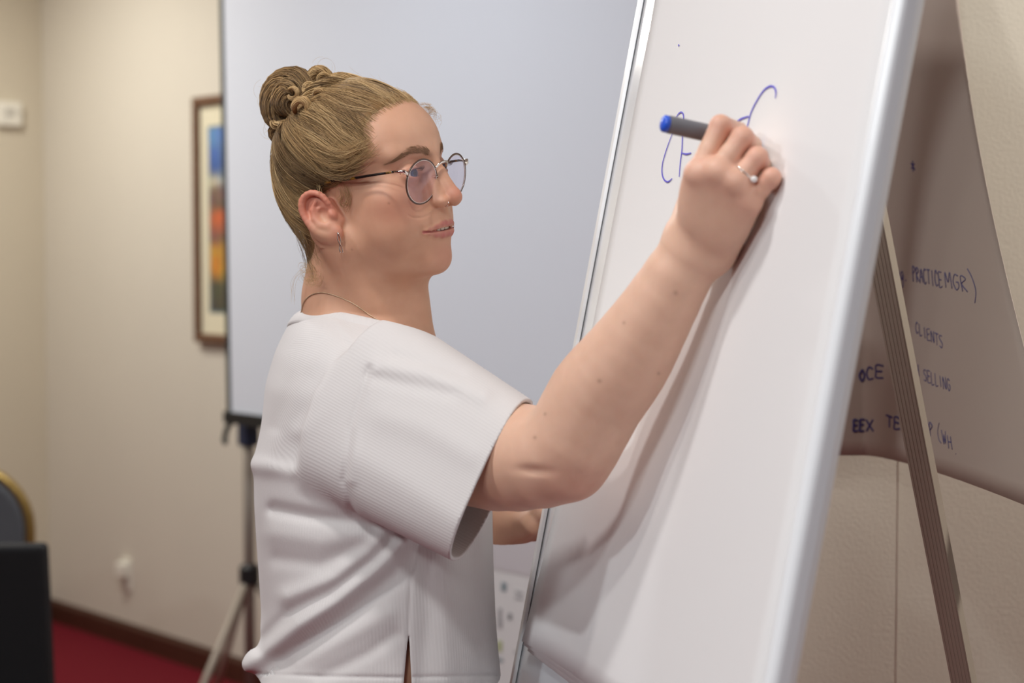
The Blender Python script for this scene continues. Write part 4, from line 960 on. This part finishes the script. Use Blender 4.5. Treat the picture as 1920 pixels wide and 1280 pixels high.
for s in (1, -1):
    ring = [H2W(lens_pt(s, 2 * math.pi * i / 64, LRX, LRZ)) for i in range(64)]
    rim = MB().tube(ring, .00105, 8, closed=True).build('rim', M['rim'], smooth=True); adopt(gl, rim)
    ring2 = [H2W(lens_pt(s, 2 * math.pi * i / 64, LRX - .10, LRZ - .10, .02)) for i in range(64)]
    o = MB().tube(ring2, .0005, 6, closed=True).build('inner_wire', M['silver'], smooth=True); o.parent = rim
    vs = []; fs = []; nr = 10
    for lay, dy in ((0, .05), (1, -.05)):
        for i in range(nr + 1):
            for k in range(48): vs.append(lens_pt(s, 2 * math.pi * k / 48, (LRX - .06) * (i / nr + 1e-4), (LRZ - .06) * (i / nr + 1e-4), dy))
    B0 = (nr + 1) * 48
    for i in range(nr):
        for k in range(48):
            k2 = (k + 1) % 48; fs.append((i * 48 + k, (i + 1) * 48 + k, (i + 1) * 48 + k2, i * 48 + k2)); fs.append((B0 + i * 48 + k, B0 + i * 48 + k2, B0 + (i + 1) * 48 + k2, B0 + (i + 1) * 48 + k))
    for k in range(48): fs.append((nr * 48 + k, B0 + nr * 48 + k, B0 + nr * 48 + (k + 1) % 48, nr * 48 + (k + 1) % 48))
    o = MB().add(H2W(np.array(vs)), fs).build('lens', M['lens'], smooth=True); adopt(gl, o)
    # hinge block and temple arm
    h0 = lens_pt(s, math.radians(22), LRX + .05, LRZ + .05); h1 = np.array([s * 6.72, 9.35, 2.35]); h2 = np.array([s * 6.95, 8.3, 2.40])
    o = MB().tube([H2W(h0), H2W((h0 + h1) / 2 + [0, .12, 0]), H2W(h1), H2W(h2)], [.0016, .0020, .0020, .0013], 8).build('hinge', M['silver'], smooth=True); adopt(gl, o)
    tp_ = catmull([h2, (s * 7.05, 5.5, 2.25), (s * 7.0, 2.6, 2.05), (s * 6.95, .4, 2.0), (s * 6.9, -1.2, 1.4), (s * 6.7, -2.3, -.2)], 30)
    o = MB().tube(H2W(tp_), np.linspace(.0013, .0021, 30), 8).build('temple_arm', M['tortoise'], smooth=True); adopt(gl, o)
    pad = MB().lathe([(0, .0002), (.0006, .0035), (.0014, .0032), (.0019, .0003)], H2W((s * 1.12, 9.55, 1.15)), HR @ nrm([-s * .8, -.6, 0]), 14).build('nose_pad', M['lens'], smooth=True); adopt(gl, pad)
    a_ = lens_pt(s, math.radians(172), LRX, LRZ); o = MB().tube([H2W(a_), H2W((s * .95, 9.95, 1.3)), H2W((s * 1.1, 9.6, 1.15))], .0006, 6).build('pad_arm', M['silver'], smooth=True); adopt(gl, o)
br = catmull([lens_pt(1, math.radians(150), LRX, LRZ), (.7, 10.25, 2.62), (0, 10.36, 2.70), (-.7, 10.25, 2.62), lens_pt(-1, math.radians(150), LRX, LRZ)], 20)
adopt(gl, MB().tube(H2W(br), .0014, 8).build('bridge', M['silver'], smooth=True))

# ---- earring: two twisted silver wires
lob = march(634, 437, body); er = empty('earring', lob); tag(er, 'thin twisted silver earring hanging from the visible ear lobe', 'earring')
dw = np.array([.004, 0, -.0215]); e0 = lob + np.array([0, -.0016, 0])
adopt(er, MB().lathe([(-.0012, .0002), (-.0006, .0013), (.0006, .0014), (.0012, .0002)], e0, (0, -1, 0), 12).build('stud', M['silver'], smooth=True))
for sgn in (1, -1):
    pts = [e0 + dw * t + np.array([sgn * .0016 * math.sin(math.pi * min(1, t * 1.05) * 1.7), -.0006 * math.cos(6 * t) * sgn - .001, 0]) for t in np.linspace(0, 1, 18)]
    adopt(er, MB().tube(pts, .0006, 6).build('wire', M['silver'], smooth=True))
# ---- nose ring
nz_ = march(838, 383, body); t_ = np.linspace(.1, 2 * math.pi - .5, 24); nx = nrm([.75, -.35, -.2]); ny = np.array([.15, 0, 1.]); ny = nrm(ny - nx * (ny @ nx))
pts = [nz_ + np.array([-.001, .001, .001]) + .0030 * (math.cos(a) * nx + math.sin(a) * ny) for a in t_]
tag(MB().tube(pts, .00045, 6).build('nose_ring', M['silver'], smooth=True), 'tiny silver ring through the woman\'s nostril', 'nose ring')
# ---- necklace of fine links lying around the neck
n0 = march(592, 552, body); n1_ = march(690, 590, body); n2_ = march(768, 637, body)
nn = nrm(np.cross(n1_ - n0, n2_ - n0)); nn = nn if nn[2] > 0 else -nn; ctr = (NECK0 * .35 + NECK1 * .65); ctr = ctr - nn * ((ctr - n0) @ nn)
nl = smooth_loop(ring_around(ctr, nn, np.array([1., 0, 0]), body, n=150, r0=.02, r1=.13, off=.0012), 3)
m = MB()
for i in range(len(nl) * 2):
    a = nl[(i // 2) % len(nl)]; b = nl[(i // 2 + 1) % len(nl)]; p0 = a if i % 2 == 0 else (a + b) / 2; d = nrm(b - a)
    m.lathe([(-.0010, .0001), (-.0006, .00065), (.0006, .00065), (.0010, .0001)], p0, d, 6)
tag(m.build('necklace', mat('aged_silver', srgb(214, 190, 160), .3, metal=.8), smooth=True), 'fine silver chain necklace around the woman\'s neck', 'necklace')
# ---- ring on the ring finger
M['pearl'] = mat('pearl', srgb(240, 236, 234), .15, coat=.5)
ra = HD['mr'] * .62 + HD['pr'] * .38; rd = nrm(HD['pr'] - HD['mr']); A = nrm(np.cross(rd, [0, 0, 1])); Bv = np.cross(rd, A)
re_ = empty('finger_ring', ra); tag(re_, 'silver ring with a round bead on the writing hand', 'ring')
adopt(re_, MB().tube([ra + .0104 * (math.cos(t) * A + math.sin(t) * Bv) for t in np.linspace(0, 2 * math.pi, 40, endpoint=False)], .0010, 8, closed=True).build('band', M['silver'], smooth=True))
bq_ = march(1407, 331, body, 1.4, 1.8); bead = PX(1413, 336, float((bq_ - cC) @ cF))
adopt(re_, MB().lathe([(r * -.0032, .0032 * math.sqrt(max(0, 1 - r * r))) for r in np.linspace(-1, 1, 9)], bead + np.array([0, -.0016, 0]), (0, 0, 1), 14).build('bead', M['pearl'], smooth=True))
# ---- marker pen
uT, vT = px_on_board(1421, 270, .010); ptip = bd(uT, vT, .0075); pend = PX(1243, 231, 1.592); pax = nrm(ptip - pend); plen = np.linalg.norm(ptip - pend)
pe_ = empty('marker_pen', pend); tag(pe_, 'grey marker pen with a blue end held in the writing hand', 'marker pen')
M['pen_grey'] = mat('pen_grey', srgb(112, 112, 118), .45); M['pen_blue'] = mat('pen_blue', srgb(42, 92, 214), .35); M['pen_dark'] = mat('pen_dark', srgb(60, 60, 66), .5)
adopt(pe_, MB().lathe([(.004, .0076), (.006, .0082), (plen - .040, .0082), (plen - .036, .0074)], pend, pax, 28).build('barrel', M['pen_grey'], smooth=False, bevel=.0006))
adopt(pe_, MB().lathe([(-.0015, .0001), (-.0012, .0040), (-.0004, .0066), (.001, .0078), (.0045, .0080)], pend, pax, 28).build('end_plug', M['pen_blue'], smooth=True))
adopt(pe_, MB().lathe([(plen - .038, .0066), (plen - .020, .0056), (plen - .010, .0040)], pend, pax, 24).build('grip_cone', M['pen_dark'], smooth=True))
adopt(pe_, MB().lathe([(plen - .011, .0026), (plen - .002, .0022), (plen - .0003, .0010)], pend, pax, 14).build('nib', M['ink'], smooth=True))
# ================================================================== hair
def hair_mat():
    q = NT('dark_blonde_hair'); a = q.node('ShaderNodeAttribute', attribute_name='tint'); b = q.b; q.link(a.outputs['Color'], b.inputs['Base Color'])
    b.inputs['Roughness'].default_value = .5; b.inputs['Specular IOR Level'].default_value = .18; b.inputs['Sheen Weight'].default_value = .1; return q.m
M['hair'] = hair_mat()
HC = np.array([0, -1.0, 3.6]); NL0 = W2H(NECK0[None].astype(np.float32))[0]; NL1 = W2H(NECK1[None].astype(np.float32))[0]
def scalp(P): return smin(skull(P, np.sqrt(P[:, 0] ** 2 + .01)), rcone(P, NL0, NL1, 5.0, 5.6), 2.2)
def scalp_r(D):
    """distance from HC to the skull along unit directions (head cm)"""
    lo = np.full(len(D), 2.0); hi = np.full(len(D), 15.0)
    for _ in range(22):
        mid = (lo + hi) / 2; P = (HC + D * mid[:, None]).astype(np.float32); f = scalp(P); hi = np.where(f > 0, mid, hi); lo = np.where(f > 0, lo, mid)
    return lo
HL = np.array([  # hairline seen from the side: (z, y) ; hair lies behind it
    (-9.6, -20), (-8.8, -6.2), (-7.5, -5.0), (-5.0, -3.6), (-3.0, -2.9), (-1.5, -2.5), (.0, -2.0), (1.0, -.2), (1.5, 1.6), (2.2, 2.9), (3.3, 4.0), (4.8, 5.2), (6.0, 5.3), (7.2, 5.1), (8.4, 5.7), (9.2, 6.6), (9.8, 7.2), (11.5, 7.2), (14, 7.2)])
def hairline(z): return np.interp(z, HL[:, 0], HL[:, 1])
ANCH = np.array([.6, -7.4, 9.2]); ad = nrm(ANCH - HC)
PAL = [lin(112, 86, 56), lin(150, 119, 80), lin(182, 148, 102), lin(216, 184, 136), lin(142, 117, 86)]
class Strands:
    def __init__(s): s.p = []; s.r = []; s.c = []
    def add(s, pts, r, c): s.p.append(np.asarray(pts, float)); s.r.append(r); s.c.append(c)
    def build(s, name, n=16, sides=3, parent=None):
        K = len(s.p); P = np.stack([p if len(p) == n else catmull(p, n) for p in s.p])      # K,n,3 world
        T = np.gradient(P, axis=1); T /= np.linalg.norm(T, axis=2, keepdims=True) + 1e-12
        ref = np.tile(np.array([.31, .52, .79]), (K, n, 1)); N = np.cross(T, ref); N /= np.linalg.norm(N, axis=2, keepdims=True) + 1e-12; Bn = np.cross(T, N)
        taper = np.minimum(1, .35 + np.minimum(np.arange(n), (n - 1 - np.arange(n)) * 1.0) / 3.0)
        R = np.array(s.r)[:, None] * taper[None]
        V = np.stack([P + R[..., None] * (math.cos(2 * math.pi * k / sides) * N + math.sin(2 * math.pi * k / sides) * Bn) for k in range(sides)], 2).reshape(-1, 3)
        base = (np.arange(K)[:, None, None] * n + np.arange(n - 1)[None, :, None]) * sides; k = np.arange(sides)[None, None, :]; k2 = (k + 1) % sides
        Q = np.stack([base + k, base + k2, base + sides + k2, base + sides + k], -1).reshape(-1, 4)
        o = np_obj(name, V, Q, M['hair']); C = np.repeat(np.array(s.c), n * sides, 0); attr_c(o, 'tint', C)
        o.parent = parent if parent is not None else person; o['kind'] = 'stuff'
        return o
def hair_col(shade=None):
    i = rng.choice(5, p=[.2, .3, .24, .12, .14]) if shade is None else shade
    return PAL[i] * rng.uniform(.9, 1.1)
# -- close-fitting under layer so the scalp never shows through
nph, nth = 90, 140; Dg = []
for i in range(nph + 1):
    th = math.pi * .93 * i / nph
    for k in range(nth):
        a = 2 * math.pi * k / nth; Dg.append((math.sin(th) * math.cos(a), math.sin(th) * math.sin(a), math.cos(th)))
Dg = np.array(Dg); rg = scalp_r(Dg) ; Pg = HC + Dg * rg[:, None]
gap = hairline(Pg[:, 2]) - Pg[:, 1]
up_ = np.clip((gap - .75) / .6, -1, 1); Pg = HC + Dg * (rg + .02 + .20 * up_)[:, None]
keep = gap > .05
fs = []
for i in range(nph):
    for k in range(nth):
        q = (i * nth + k, (i + 1) * nth + k, (i + 1) * nth + (k + 1) % nth, i * nth + (k + 1) % nth)
        if all(keep[j] for j in q): fs.append(q)
used = np.unique(np.array(fs)); rem = -np.ones(len(Pg), int); rem[used] = np.arange(len(used))
cap = wear(np_obj('hair_underlayer', H2W(Pg[used]), rem[np.array(fs)], M['hair'])); attr_c(cap, 'tint', np.tile(lin(132, 100, 64), (len(used), 1)))
# -- swept strands from the hairline and scalp to the bun
ST = Strands()
roots = []
while len(roots) < 8200:
    d = rng.normal(size=(4000, 3)); d /= np.linalg.norm(d, axis=1)[:, None]; d = d[d[:, 2] > -.96]; r = scalp_r(d); P = HC + d * r[:, None]
    g = hairline(P[:, 2]) - P[:, 1]; ok = (g > 0) & ((d[:, 0] > -.35) | (rng.random(len(d)) < .45)) & ((g < 1.6) | (rng.random(len(d)) < .42))
    roots += list(d[ok])
roots = np.array(roots[:8200]); nP = 16
ang = np.arccos(np.clip(roots @ ad, -1, 1)); tt = np.linspace(0, 1, nP)
cl_id = (np.floor(roots * 4.5).astype(int) * np.array([73, 179, 283])).sum(1); 
cl_rng = {c: np.random.default_rng(abs(int(c)) + 5) for c in np.unique(cl_id)}
cl_par = {c: (g.normal(0, .30), g.uniform(.10, .55), g.normal(0, .12), g.integers(0, 5)) for c, g in cl_rng.items()}
Dall = np.empty((len(roots), nP, 3))
for j, t in enumerate(tt):
    tj = t * .97; Dall[:, j] = (np.sin((1 - tj) * ang)[:, None] * roots + np.sin(tj * ang)[:, None] * ad) / np.maximum(np.sin(ang), 1e-3)[:, None]
par = np.array([cl_par[c][:3] for c in cl_id])
side = np.cross(roots, ad); side /= np.linalg.norm(side, axis=1)[:, None] + 1e-9
wob = rng.normal(0, .05, len(roots)); phs = rng.uniform(0, 6.28, len(roots))
sgn = np.sign(side @ np.array([0, 0, 1.])) * np.where(roots[:, 0] > 0, 1, 1)
for j, t in enumerate(tt):
    sway = par[:, 0] * .26 * math.sin(math.pi * t) + wob * math.sin(math.pi * t) + .014 * np.sin(9 * t + phs) * (1 - t) + .020 * np.sin(7 * t + par[:, 2] * 30) * (1 - t) * min(1, t * 4)
    Dall[:, j] += side * sway[:, None]
Dall /= np.linalg.norm(Dall, axis=2, keepdims=True)
Rall = scalp_r(Dall.reshape(-1, 3)).reshape(len(roots), nP)
lift = .16 + np.sin(np.pi * tt)[None] * (par[:, 1] + rng.uniform(0, .18, len(roots)))[:, None] + .5 * np.clip((tt - .85) / .15, 0, 1)[None] ** 2
lift *= np.where(roots[:, 2] < -.25, 1.9, 1.0)[:, None]; lift[:, 0] = .02
Pall = HC + Dall * (Rall + lift)[..., None]
for i in range(len(roots)):
    sh_ = cl_par[cl_id[i]][3] if rng.random() < .72 else None
    ST.add(H2W(Pall[i]), rng.uniform(.00012, .00026), hair_col(sh_))
# -- loose wavy locks lying over the swept hair
dd0 = rng.normal(size=(6000, 3)); dd0 /= np.linalg.norm(dd0, axis=1)[:, None]; P0 = HC + dd0 * scalp_r(dd0)[:, None]; g0 = hairline(P0[:, 2]) - P0[:, 1]
okl = (dd0[:, 0] > -.3) & (g0 > .1) & ((g0 < 3.5) | (rng.random(6000) < .3)) & (P0[:, 2] > -1)
LD, LR, LC = [], [], []
for d, P in list(zip(dd0[okl], P0[okl]))[:130]:
    an_ = math.acos(max(-1, min(1, d @ ad))); sd = np.cross(d, ad); sd /= np.linalg.norm(sd) + 1e-9; amp = rng.uniform(.03, .11); fq = rng.uniform(5, 10); ph_ = rng.uniform(0, 6.28); bow = rng.normal(0, .12); lf = rng.uniform(.25, .75); gold = P[1] > 2 or rng.random() < .4; t1_ = rng.uniform(.55, .98)
    t = (tt * t1_)[:, None]; n_ = rng.integers(10, 26)
    for _ in range(n_):
        o_ = rng.normal(0, .035, 2)
        v = (np.sin((1 - t) * an_) * d + np.sin(t * an_) * ad) / max(math.sin(an_), 1e-3) + sd * (bow * np.sin(math.pi * t) + amp * np.sin(fq * t + ph_) * np.minimum(1, 3 * t) * (1 - .6 * t) + o_[0] * (.4 + .6 * np.sin(math.pi * t)))
        LD.append(v / np.linalg.norm(v, axis=1)[:, None]); LR.append(.10 + lf * np.sin(np.pi * np.clip(tt * t1_ * 1.05, 0, 1)) ** .8 + o_[1] * 2 * tt)
        LC.append(hair_col(rng.choice((2, 3, 3, 1)) if gold else rng.choice((0, 1, 2))))
# fine short hair softening the hairline
bd_ = rng.normal(size=(40000, 3)); bd_ /= np.linalg.norm(bd_, axis=1)[:, None]; Pb = HC + bd_ * scalp_r(bd_)[:, None]; gb = hairline(Pb[:, 2]) - Pb[:, 1]
sel = bd_[(gb > -.45) & (gb < .25) & (Pb[:, 2] > 1.5) & (bd_[:, 0] > -.6)][:900]
for d in sel:
    an_ = math.acos(max(-1, min(1, d @ ad))); t = (tt * rng.uniform(.12, .4))[:, None]; sd = np.cross(d, ad); sd /= np.linalg.norm(sd) + 1e-9
    v = (np.sin((1 - t) * an_) * d + np.sin(t * an_) * ad) / max(math.sin(an_), 1e-3) + sd * rng.normal(0, .10) * t
    LD.append(v / np.linalg.norm(v, axis=1)[:, None]); LR.append(.03 + .25 * np.sin(np.pi * tt * .7) * rng.random()); LC.append(hair_col(rng.choice((1, 2, 2, 3))))
LD = np.array(LD); RR = scalp_r(LD.reshape(-1, 3)).reshape(len(LD), nP) + np.array(LR); PL = H2W((HC + LD * RR[..., None]).reshape(-1, 3)).reshape(len(LD), nP, 3)
for p_, c_ in zip(PL, LC): ST.add(p_, rng.uniform(.00010, .0002), c_)
swept = ST.build('swept_hair', nP)
# -- the bun: bundles of strands wound along thick guide curves (picture column, row, depth offset)
BD = 2.012
BSH = 8
cores = MB()
def bundle(guide, rad, n, S, shades=None, twist=2.5, core=True, npts=22):
    G = np.array([PX(a + BSH, b, BD + c) for a, b, c in guide]); L = catmull(G, npts); T = np.gradient(L, axis=0); T /= np.linalg.norm(T, axis=1)[:, None] + 1e-9
    N = np.cross(T, [.3, .9, .1]); N /= np.linalg.norm(N, axis=1)[:, None]; Bn = np.cross(T, N); env = np.sin(np.linspace(.16, math.pi - .16, npts)) ** .55 * rad
    for _ in range(n):
        a0 = rng.uniform(0, 2 * math.pi); rr = math.sqrt(rng.random()) * .25 + .78; tw = rng.normal(twist, .35); w_ = rng.uniform(0, 6.28)
        t = np.linspace(0, 1, npts); a = a0 + tw * t + .25 * np.sin(5 * t + w_); e = env * rr * (1 + .05 * np.sin(11 * t + w_))
        S.add(L + e[:, None] * (np.cos(a)[:, None] * N + np.sin(a)[:, None] * Bn), rng.uniform(.00022, .0004), hair_col(None if shades is None else rng.choice(shades)))
    if core: cores.tube(L, env * .74, 10)
SB = Strands()
bundle([(552, 236, 0), (514, 228, .0), (502, 196, .0), (514, 162, .005), (544, 150, .005), (566, 168, 0), (560, 204, 0), (540, 226, .0)], .0155, 420, SB, (1, 1, 2, 4, 0))
bundle([(540, 214, -.012), (522, 196, -.016), (528, 170, -.014), (548, 170, -.014), (554, 196, -.010)], .0130, 300, SB, (1, 2, 4, 0))
bundle([(556, 206, -.03), (572, 180, -.042), (600, 164, -.042), (636, 160, -.036), (684, 168, -.036)], .0100, 260, SB, (1, 2, 3, 0))
bundle([(566, 190, .0), (570, 158, .0), (582, 136, .0), (600, 134, .0), (618, 150, .0)], .0066, 140, SB, (1, 2, 3))
bundle([(548, 216, -.045), (543, 200, -.060), (553, 187, -.064), (567, 192, -.064), (570, 209, -.060), (558, 222, -.052), (546, 214, -.045)], .0044, 150, SB, (2, 3, 2))
bundle([(560, 212, -.045), (580, 196, -.058), (604, 186, -.060), (636, 182, -.056), (668, 186, -.046)], .0075, 170, SB, (1, 2, 0))
bundle([(552, 230, 0), (522, 234, .0), (508, 248, .0), (524, 262, .0), (540, 254, -.004), (552, 236, -.006)], .0085, 200, SB, (0, 1, 2))
bundle([(540, 224, -.01), (512, 236, -.012), (500, 226, -.006)], .0050, 90, SB, (2, 3, 1))
bundle([(506, 222, 0), (493, 216, 0), (487, 202, 0), (492, 192, 0), (503, 194, 0)], .0012, 22, SB, (2, 3), core=False)
bundle([(590, 170, -.012), (622, 148, -.01), (664, 154, -.01), (700, 170, -.02)], .0072, 160, SB, (2, 3, 1))
for cx_, cy_, cr_, cd_, a0_ in ((574, 166, 13, -.040, .5), (600, 150, 12, -.028, 2.2), (540, 176, 12, -.030, 4.0), (528, 238, 12, -.022, 1.0), (590, 178, 10, -.055, 3.0), (626, 164, 10, -.044, 5.2), (512, 190, 11, -.016, 2.8)):
    bundle([(cx_ + cr_ * math.cos(a0_ + u_) * (1 - .06 * u_), cy_ + cr_ * math.sin(a0_ + u_) * (1 - .06 * u_), cd_ - .004 * math.sin(u_)) for u_ in np.linspace(0, 5.2, 7)], .0030, 70, SB, (2, 3, 1), twist=1.5, core=False)
bundle([(548, 232, .004), (536, 206, .006), (538, 180, .006), (552, 190, .006), (556, 224, .004)], .015, 120, SB, (0, 1))
bun = SB.build('hair_bun', 22)
cm = cores.build('bun_core', M['hair'], smooth=True); attr_c(cm, 'tint', np.tile(lin(112, 84, 54), (len(cm.data.vertices), 1))); cm.parent = bun
# -- loose wisps, temple strands, nape curls
SW = Strands()
def head_depth(a, b, lift=.004):
    p = march(a, b, body, 1.75, 2.25, 500); 
    return None if p is None else (float((p - cC) @ cF) - lift)
def wisp(pts, n, spread, rad=.00016, shades=(2, 3), lift=.004, dflt=1.93):
    D = [head_depth(a, b, lift) for a, b in pts]; last = dflt; DD = []
    for d in D:
        if d is not None and abs(d - last) < .08: last = d
        DD.append(last)
    for _ in range(n):
        j = rng.normal(0, spread, 2); g = rng.normal(0, spread * .6, (len(pts), 2))
        SW.add([PX(a + j[0] + g[i, 0], b + j[1] + g[i, 1], DD[i]) for i, (a, b) in enumerate(pts)], rad * rng.uniform(.7, 1.3), hair_col(rng.choice(shades)))
wisp([(706, 290), (672, 292), (636, 296), (606, 316), (598, 340), (600, 362)], 9, 2.5)
wisp([(668, 250), (640, 262), (622, 286), (606, 310), (600, 338)], 5, 2.0)
wisp([(690, 302), (650, 308), (610, 318), (576, 334), (564, 362), (562, 386)], 10, 3)
wisp([(676, 318), (650, 330), (618, 336), (588, 340)], 10, 4, shades=(1, 2, 3))
wisp([(692, 262), (668, 278), (640, 286), (606, 276), (574, 254), (556, 238)], 40, 6, shades=(1, 2, 2, 3), lift=.010)
wisp([(704, 280), (676, 300), (646, 312), (610, 304), (576, 272), (556, 244)], 46, 6, shades=(1, 2, 2), lift=.010)
wisp([(676, 314), (650, 328), (618, 328), (586, 310), (562, 270), (552, 244)], 40, 5, shades=(1, 2, 4), lift=.010)
wisp([(648, 350), (654, 368), (650, 384), (640, 380), (642, 368)], 14, 3, rad=.00012, shades=(1, 2))
wisp([(644, 346), (652, 362), (655, 380), (650, 396)], 12, 4, rad=.00009, shades=(1, 2))
wisp([(636, 352), (640, 366), (632, 374)], 10, 3, rad=.00012)
wisp([(560, 420), (570, 452), (580, 484), (590, 512)], 40, 6, rad=.00012, shades=(1, 2, 4), dflt=1.985)
wisp([(584, 440), (592, 466), (602, 492)], 22, 6, rad=.0001, shades=(1, 2), dflt=1.97)
def ringlet(c, r0, turns, n, drop, dflt, spread=2.0):
    for _ in range(n):
        a0 = rng.uniform(0, 6.28); rr = r0 * rng.uniform(.55, 1.1); j = rng.normal(0, spread, 2); t = np.linspace(0, 1, 16)
        SW.add([PX(c[0] + j[0] + rr * math.cos(a0 + turns * 6.28 * u) * (1 - .3 * u), c[1] + j[1] + drop * u + rr * .9 * math.sin(a0 + turns * 6.28 * u) * (1 - .3 * u), dflt + .004 * math.sin(5 * u)) for u in t], .00009 * rng.uniform(.7, 1.3), hair_col(rng.choice((2, 2, 3))))
ringlet((580, 512), 16, .9, 22, 8, 1.975, 4); ringlet((588, 526), 12, 1.1, 16, 4, 1.97, 4); ringlet((572, 498), 11, .8, 10, 6, 1.985, 4)
wisp([(586, 490), (566, 506), (552, 524), (546, 546), (552, 568)], 5, 3, rad=.0001, dflt=1.99)
for _ in range(150):    # flyaways over crown and back
    d = rng.normal(size=3); d /= np.linalg.norm(d)
    if d[2] < -.1 or d[1] > .75: continue
    r = scalp_r(d[None])[0]; dr = nrm(ad - d * (ad @ d)) if abs(ad @ d) < .99 else nrm(np.cross(d, [1, 0, 0])); l = rng.uniform(2, 4.5)
    p0 = HC + d * (r + .2); p = [p0 + dr * l * t + d * (.9 * t * (1 - .5 * t)) * rng.uniform(.2, 1.0) + rng.normal(0, .12, 3) * t for t in np.linspace(0, 1, 6)]
    SW.add(H2W(np.array(p)), .00009, hair_col(rng.choice((2, 3))))
for c in ((540, 150), (600, 135), (500, 180), (520, 255), (512, 240), (640, 150)):
    for _ in range(10):
        a0 = rng.uniform(0, 6.28); r = rng.uniform(8, 22); j = rng.normal(0, 8, 2); t = np.linspace(0, rng.uniform(1.2, 3), 8)
        SW.add([PX(c[0] + j[0] + r * math.cos(a0 + u), c[1] + j[1] + r * math.sin(a0 + u), BD) for u in t], .00009, hair_col(rng.choice((2, 3))))
# front hairline baby hair, upper right of the forehead
for _ in range(240):
    x = rng.uniform(-3.6, 3.4); z = rng.uniform(8.2, 10.2); dd_ = nrm(np.array([x, 6.5, z]) - HC); r = scalp_r(dd_[None])[0]; p0 = HC + dd_ * (r + .04)
    if hairline(p0[2]) - p0[1] > .6 or hairline(p0[2]) - p0[1] < -.55: continue
    p = [p0 + np.array([.1 * x * t, -1.6 * t, .9 * t + .35 * math.sin(3 * t)]) * rng.uniform(.7, 1.5) + rng.normal(0, .06, 3) for t in np.linspace(0, 1, 6)]
    SW.add(H2W(np.array(p)), .00013, hair_col(rng.choice((2, 3, 2))))
for _ in range(34):    # curls beyond the forehead on the far side
    dd_ = nrm(np.array([rng.uniform(-4.6, -2.2), 6.6, 8.4 + rng.normal(0, .5)]) - HC); r = scalp_r(dd_[None])[0]; p0 = HC + dd_ * (r + .02)
    p = [p0 + np.array([-.5 * t, 1.2 * math.sin(2.4 * t), -2.2 * t * t + 1.0 * t]) * rng.uniform(.5, 1.2) for t in np.linspace(0, 1, 8)]
    SW.add(H2W(np.array(p)), .00012, hair_col(rng.choice((2, 3))))
SW.build('loose_strands', 16)
# -- eyebrows and lashes
BR = np.array(BRW)
def on_face(x, z):
    y = np.linspace(12, 3, 360); P = np.stack([np.full(360, abs(x)), y, np.full(360, z)], 1).astype(np.float32); f = face(P); k = np.nonzero(f < 0)[0]
    return np.array([x, y[k[0]] if len(k) else 6, z])
for s in (1, -1):
    SE = Strands(); SA = Strands()
    L = catmull(np.column_stack([BR[:, 0], np.zeros(len(BR)), BR[:, 1]]), 40)
    for i in range(420):
        u = rng.random() ** .9; k = min(38, int(u * 39)); c = L[k]; tn = nrm(L[k + 1] - L[k]); wd = .40 * (1 - .55 * max(0, u - .45) / .55) * (.75 + .25 * min(1, u / .12)); o = rng.uniform(-1, 1) * wd
        x, z = c[0], c[2] + o; p0 = on_face(s * x, z); ln_ = rng.uniform(.35, .6); dx, dz = tn[0] * .85, tn[2] + (.55 * (1 - u) - .25 * np.sign(o) * u)
        p1 = on_face(s * (x + dx * ln_), z + dz * ln_); pm_ = (p0 + p1) / 2 + np.array([0, .07, 0])
        SE.add(H2W(np.array([p0, pm_, p1 + np.array([0, .03, 0])])), .00017, lin(160, 122, 92) * rng.uniform(.85, 1.15))
    for i in range(26):
        u = i / 25; x = 3.05 + (u - .5) * 2.2; zc_ = 1.90 - 1.55 + math.sqrt(max(.01, 2.02 ** 2 - (x - 3.05) ** 2)); e = np.array([3.05, 7.40, 1.90]); d = np.array([x - 3.05, 0, zc_ - 1.90]); yy = math.sqrt(max(.1, 1.36 ** 2 - d @ d)); p0 = e + d + np.array([0, yy, 0])
        p = [p0, p0 + np.array([(u - .4) * .15, .45, .02]), p0 + np.array([(u - .4) * .35, .75, .28])]; p = np.array(p); p[:, 0] *= s
        SA.add(H2W(p), .00014, lin(70, 48, 36))
    SE.build('eyebrow', 5); SA.build('eyelashes', 5)
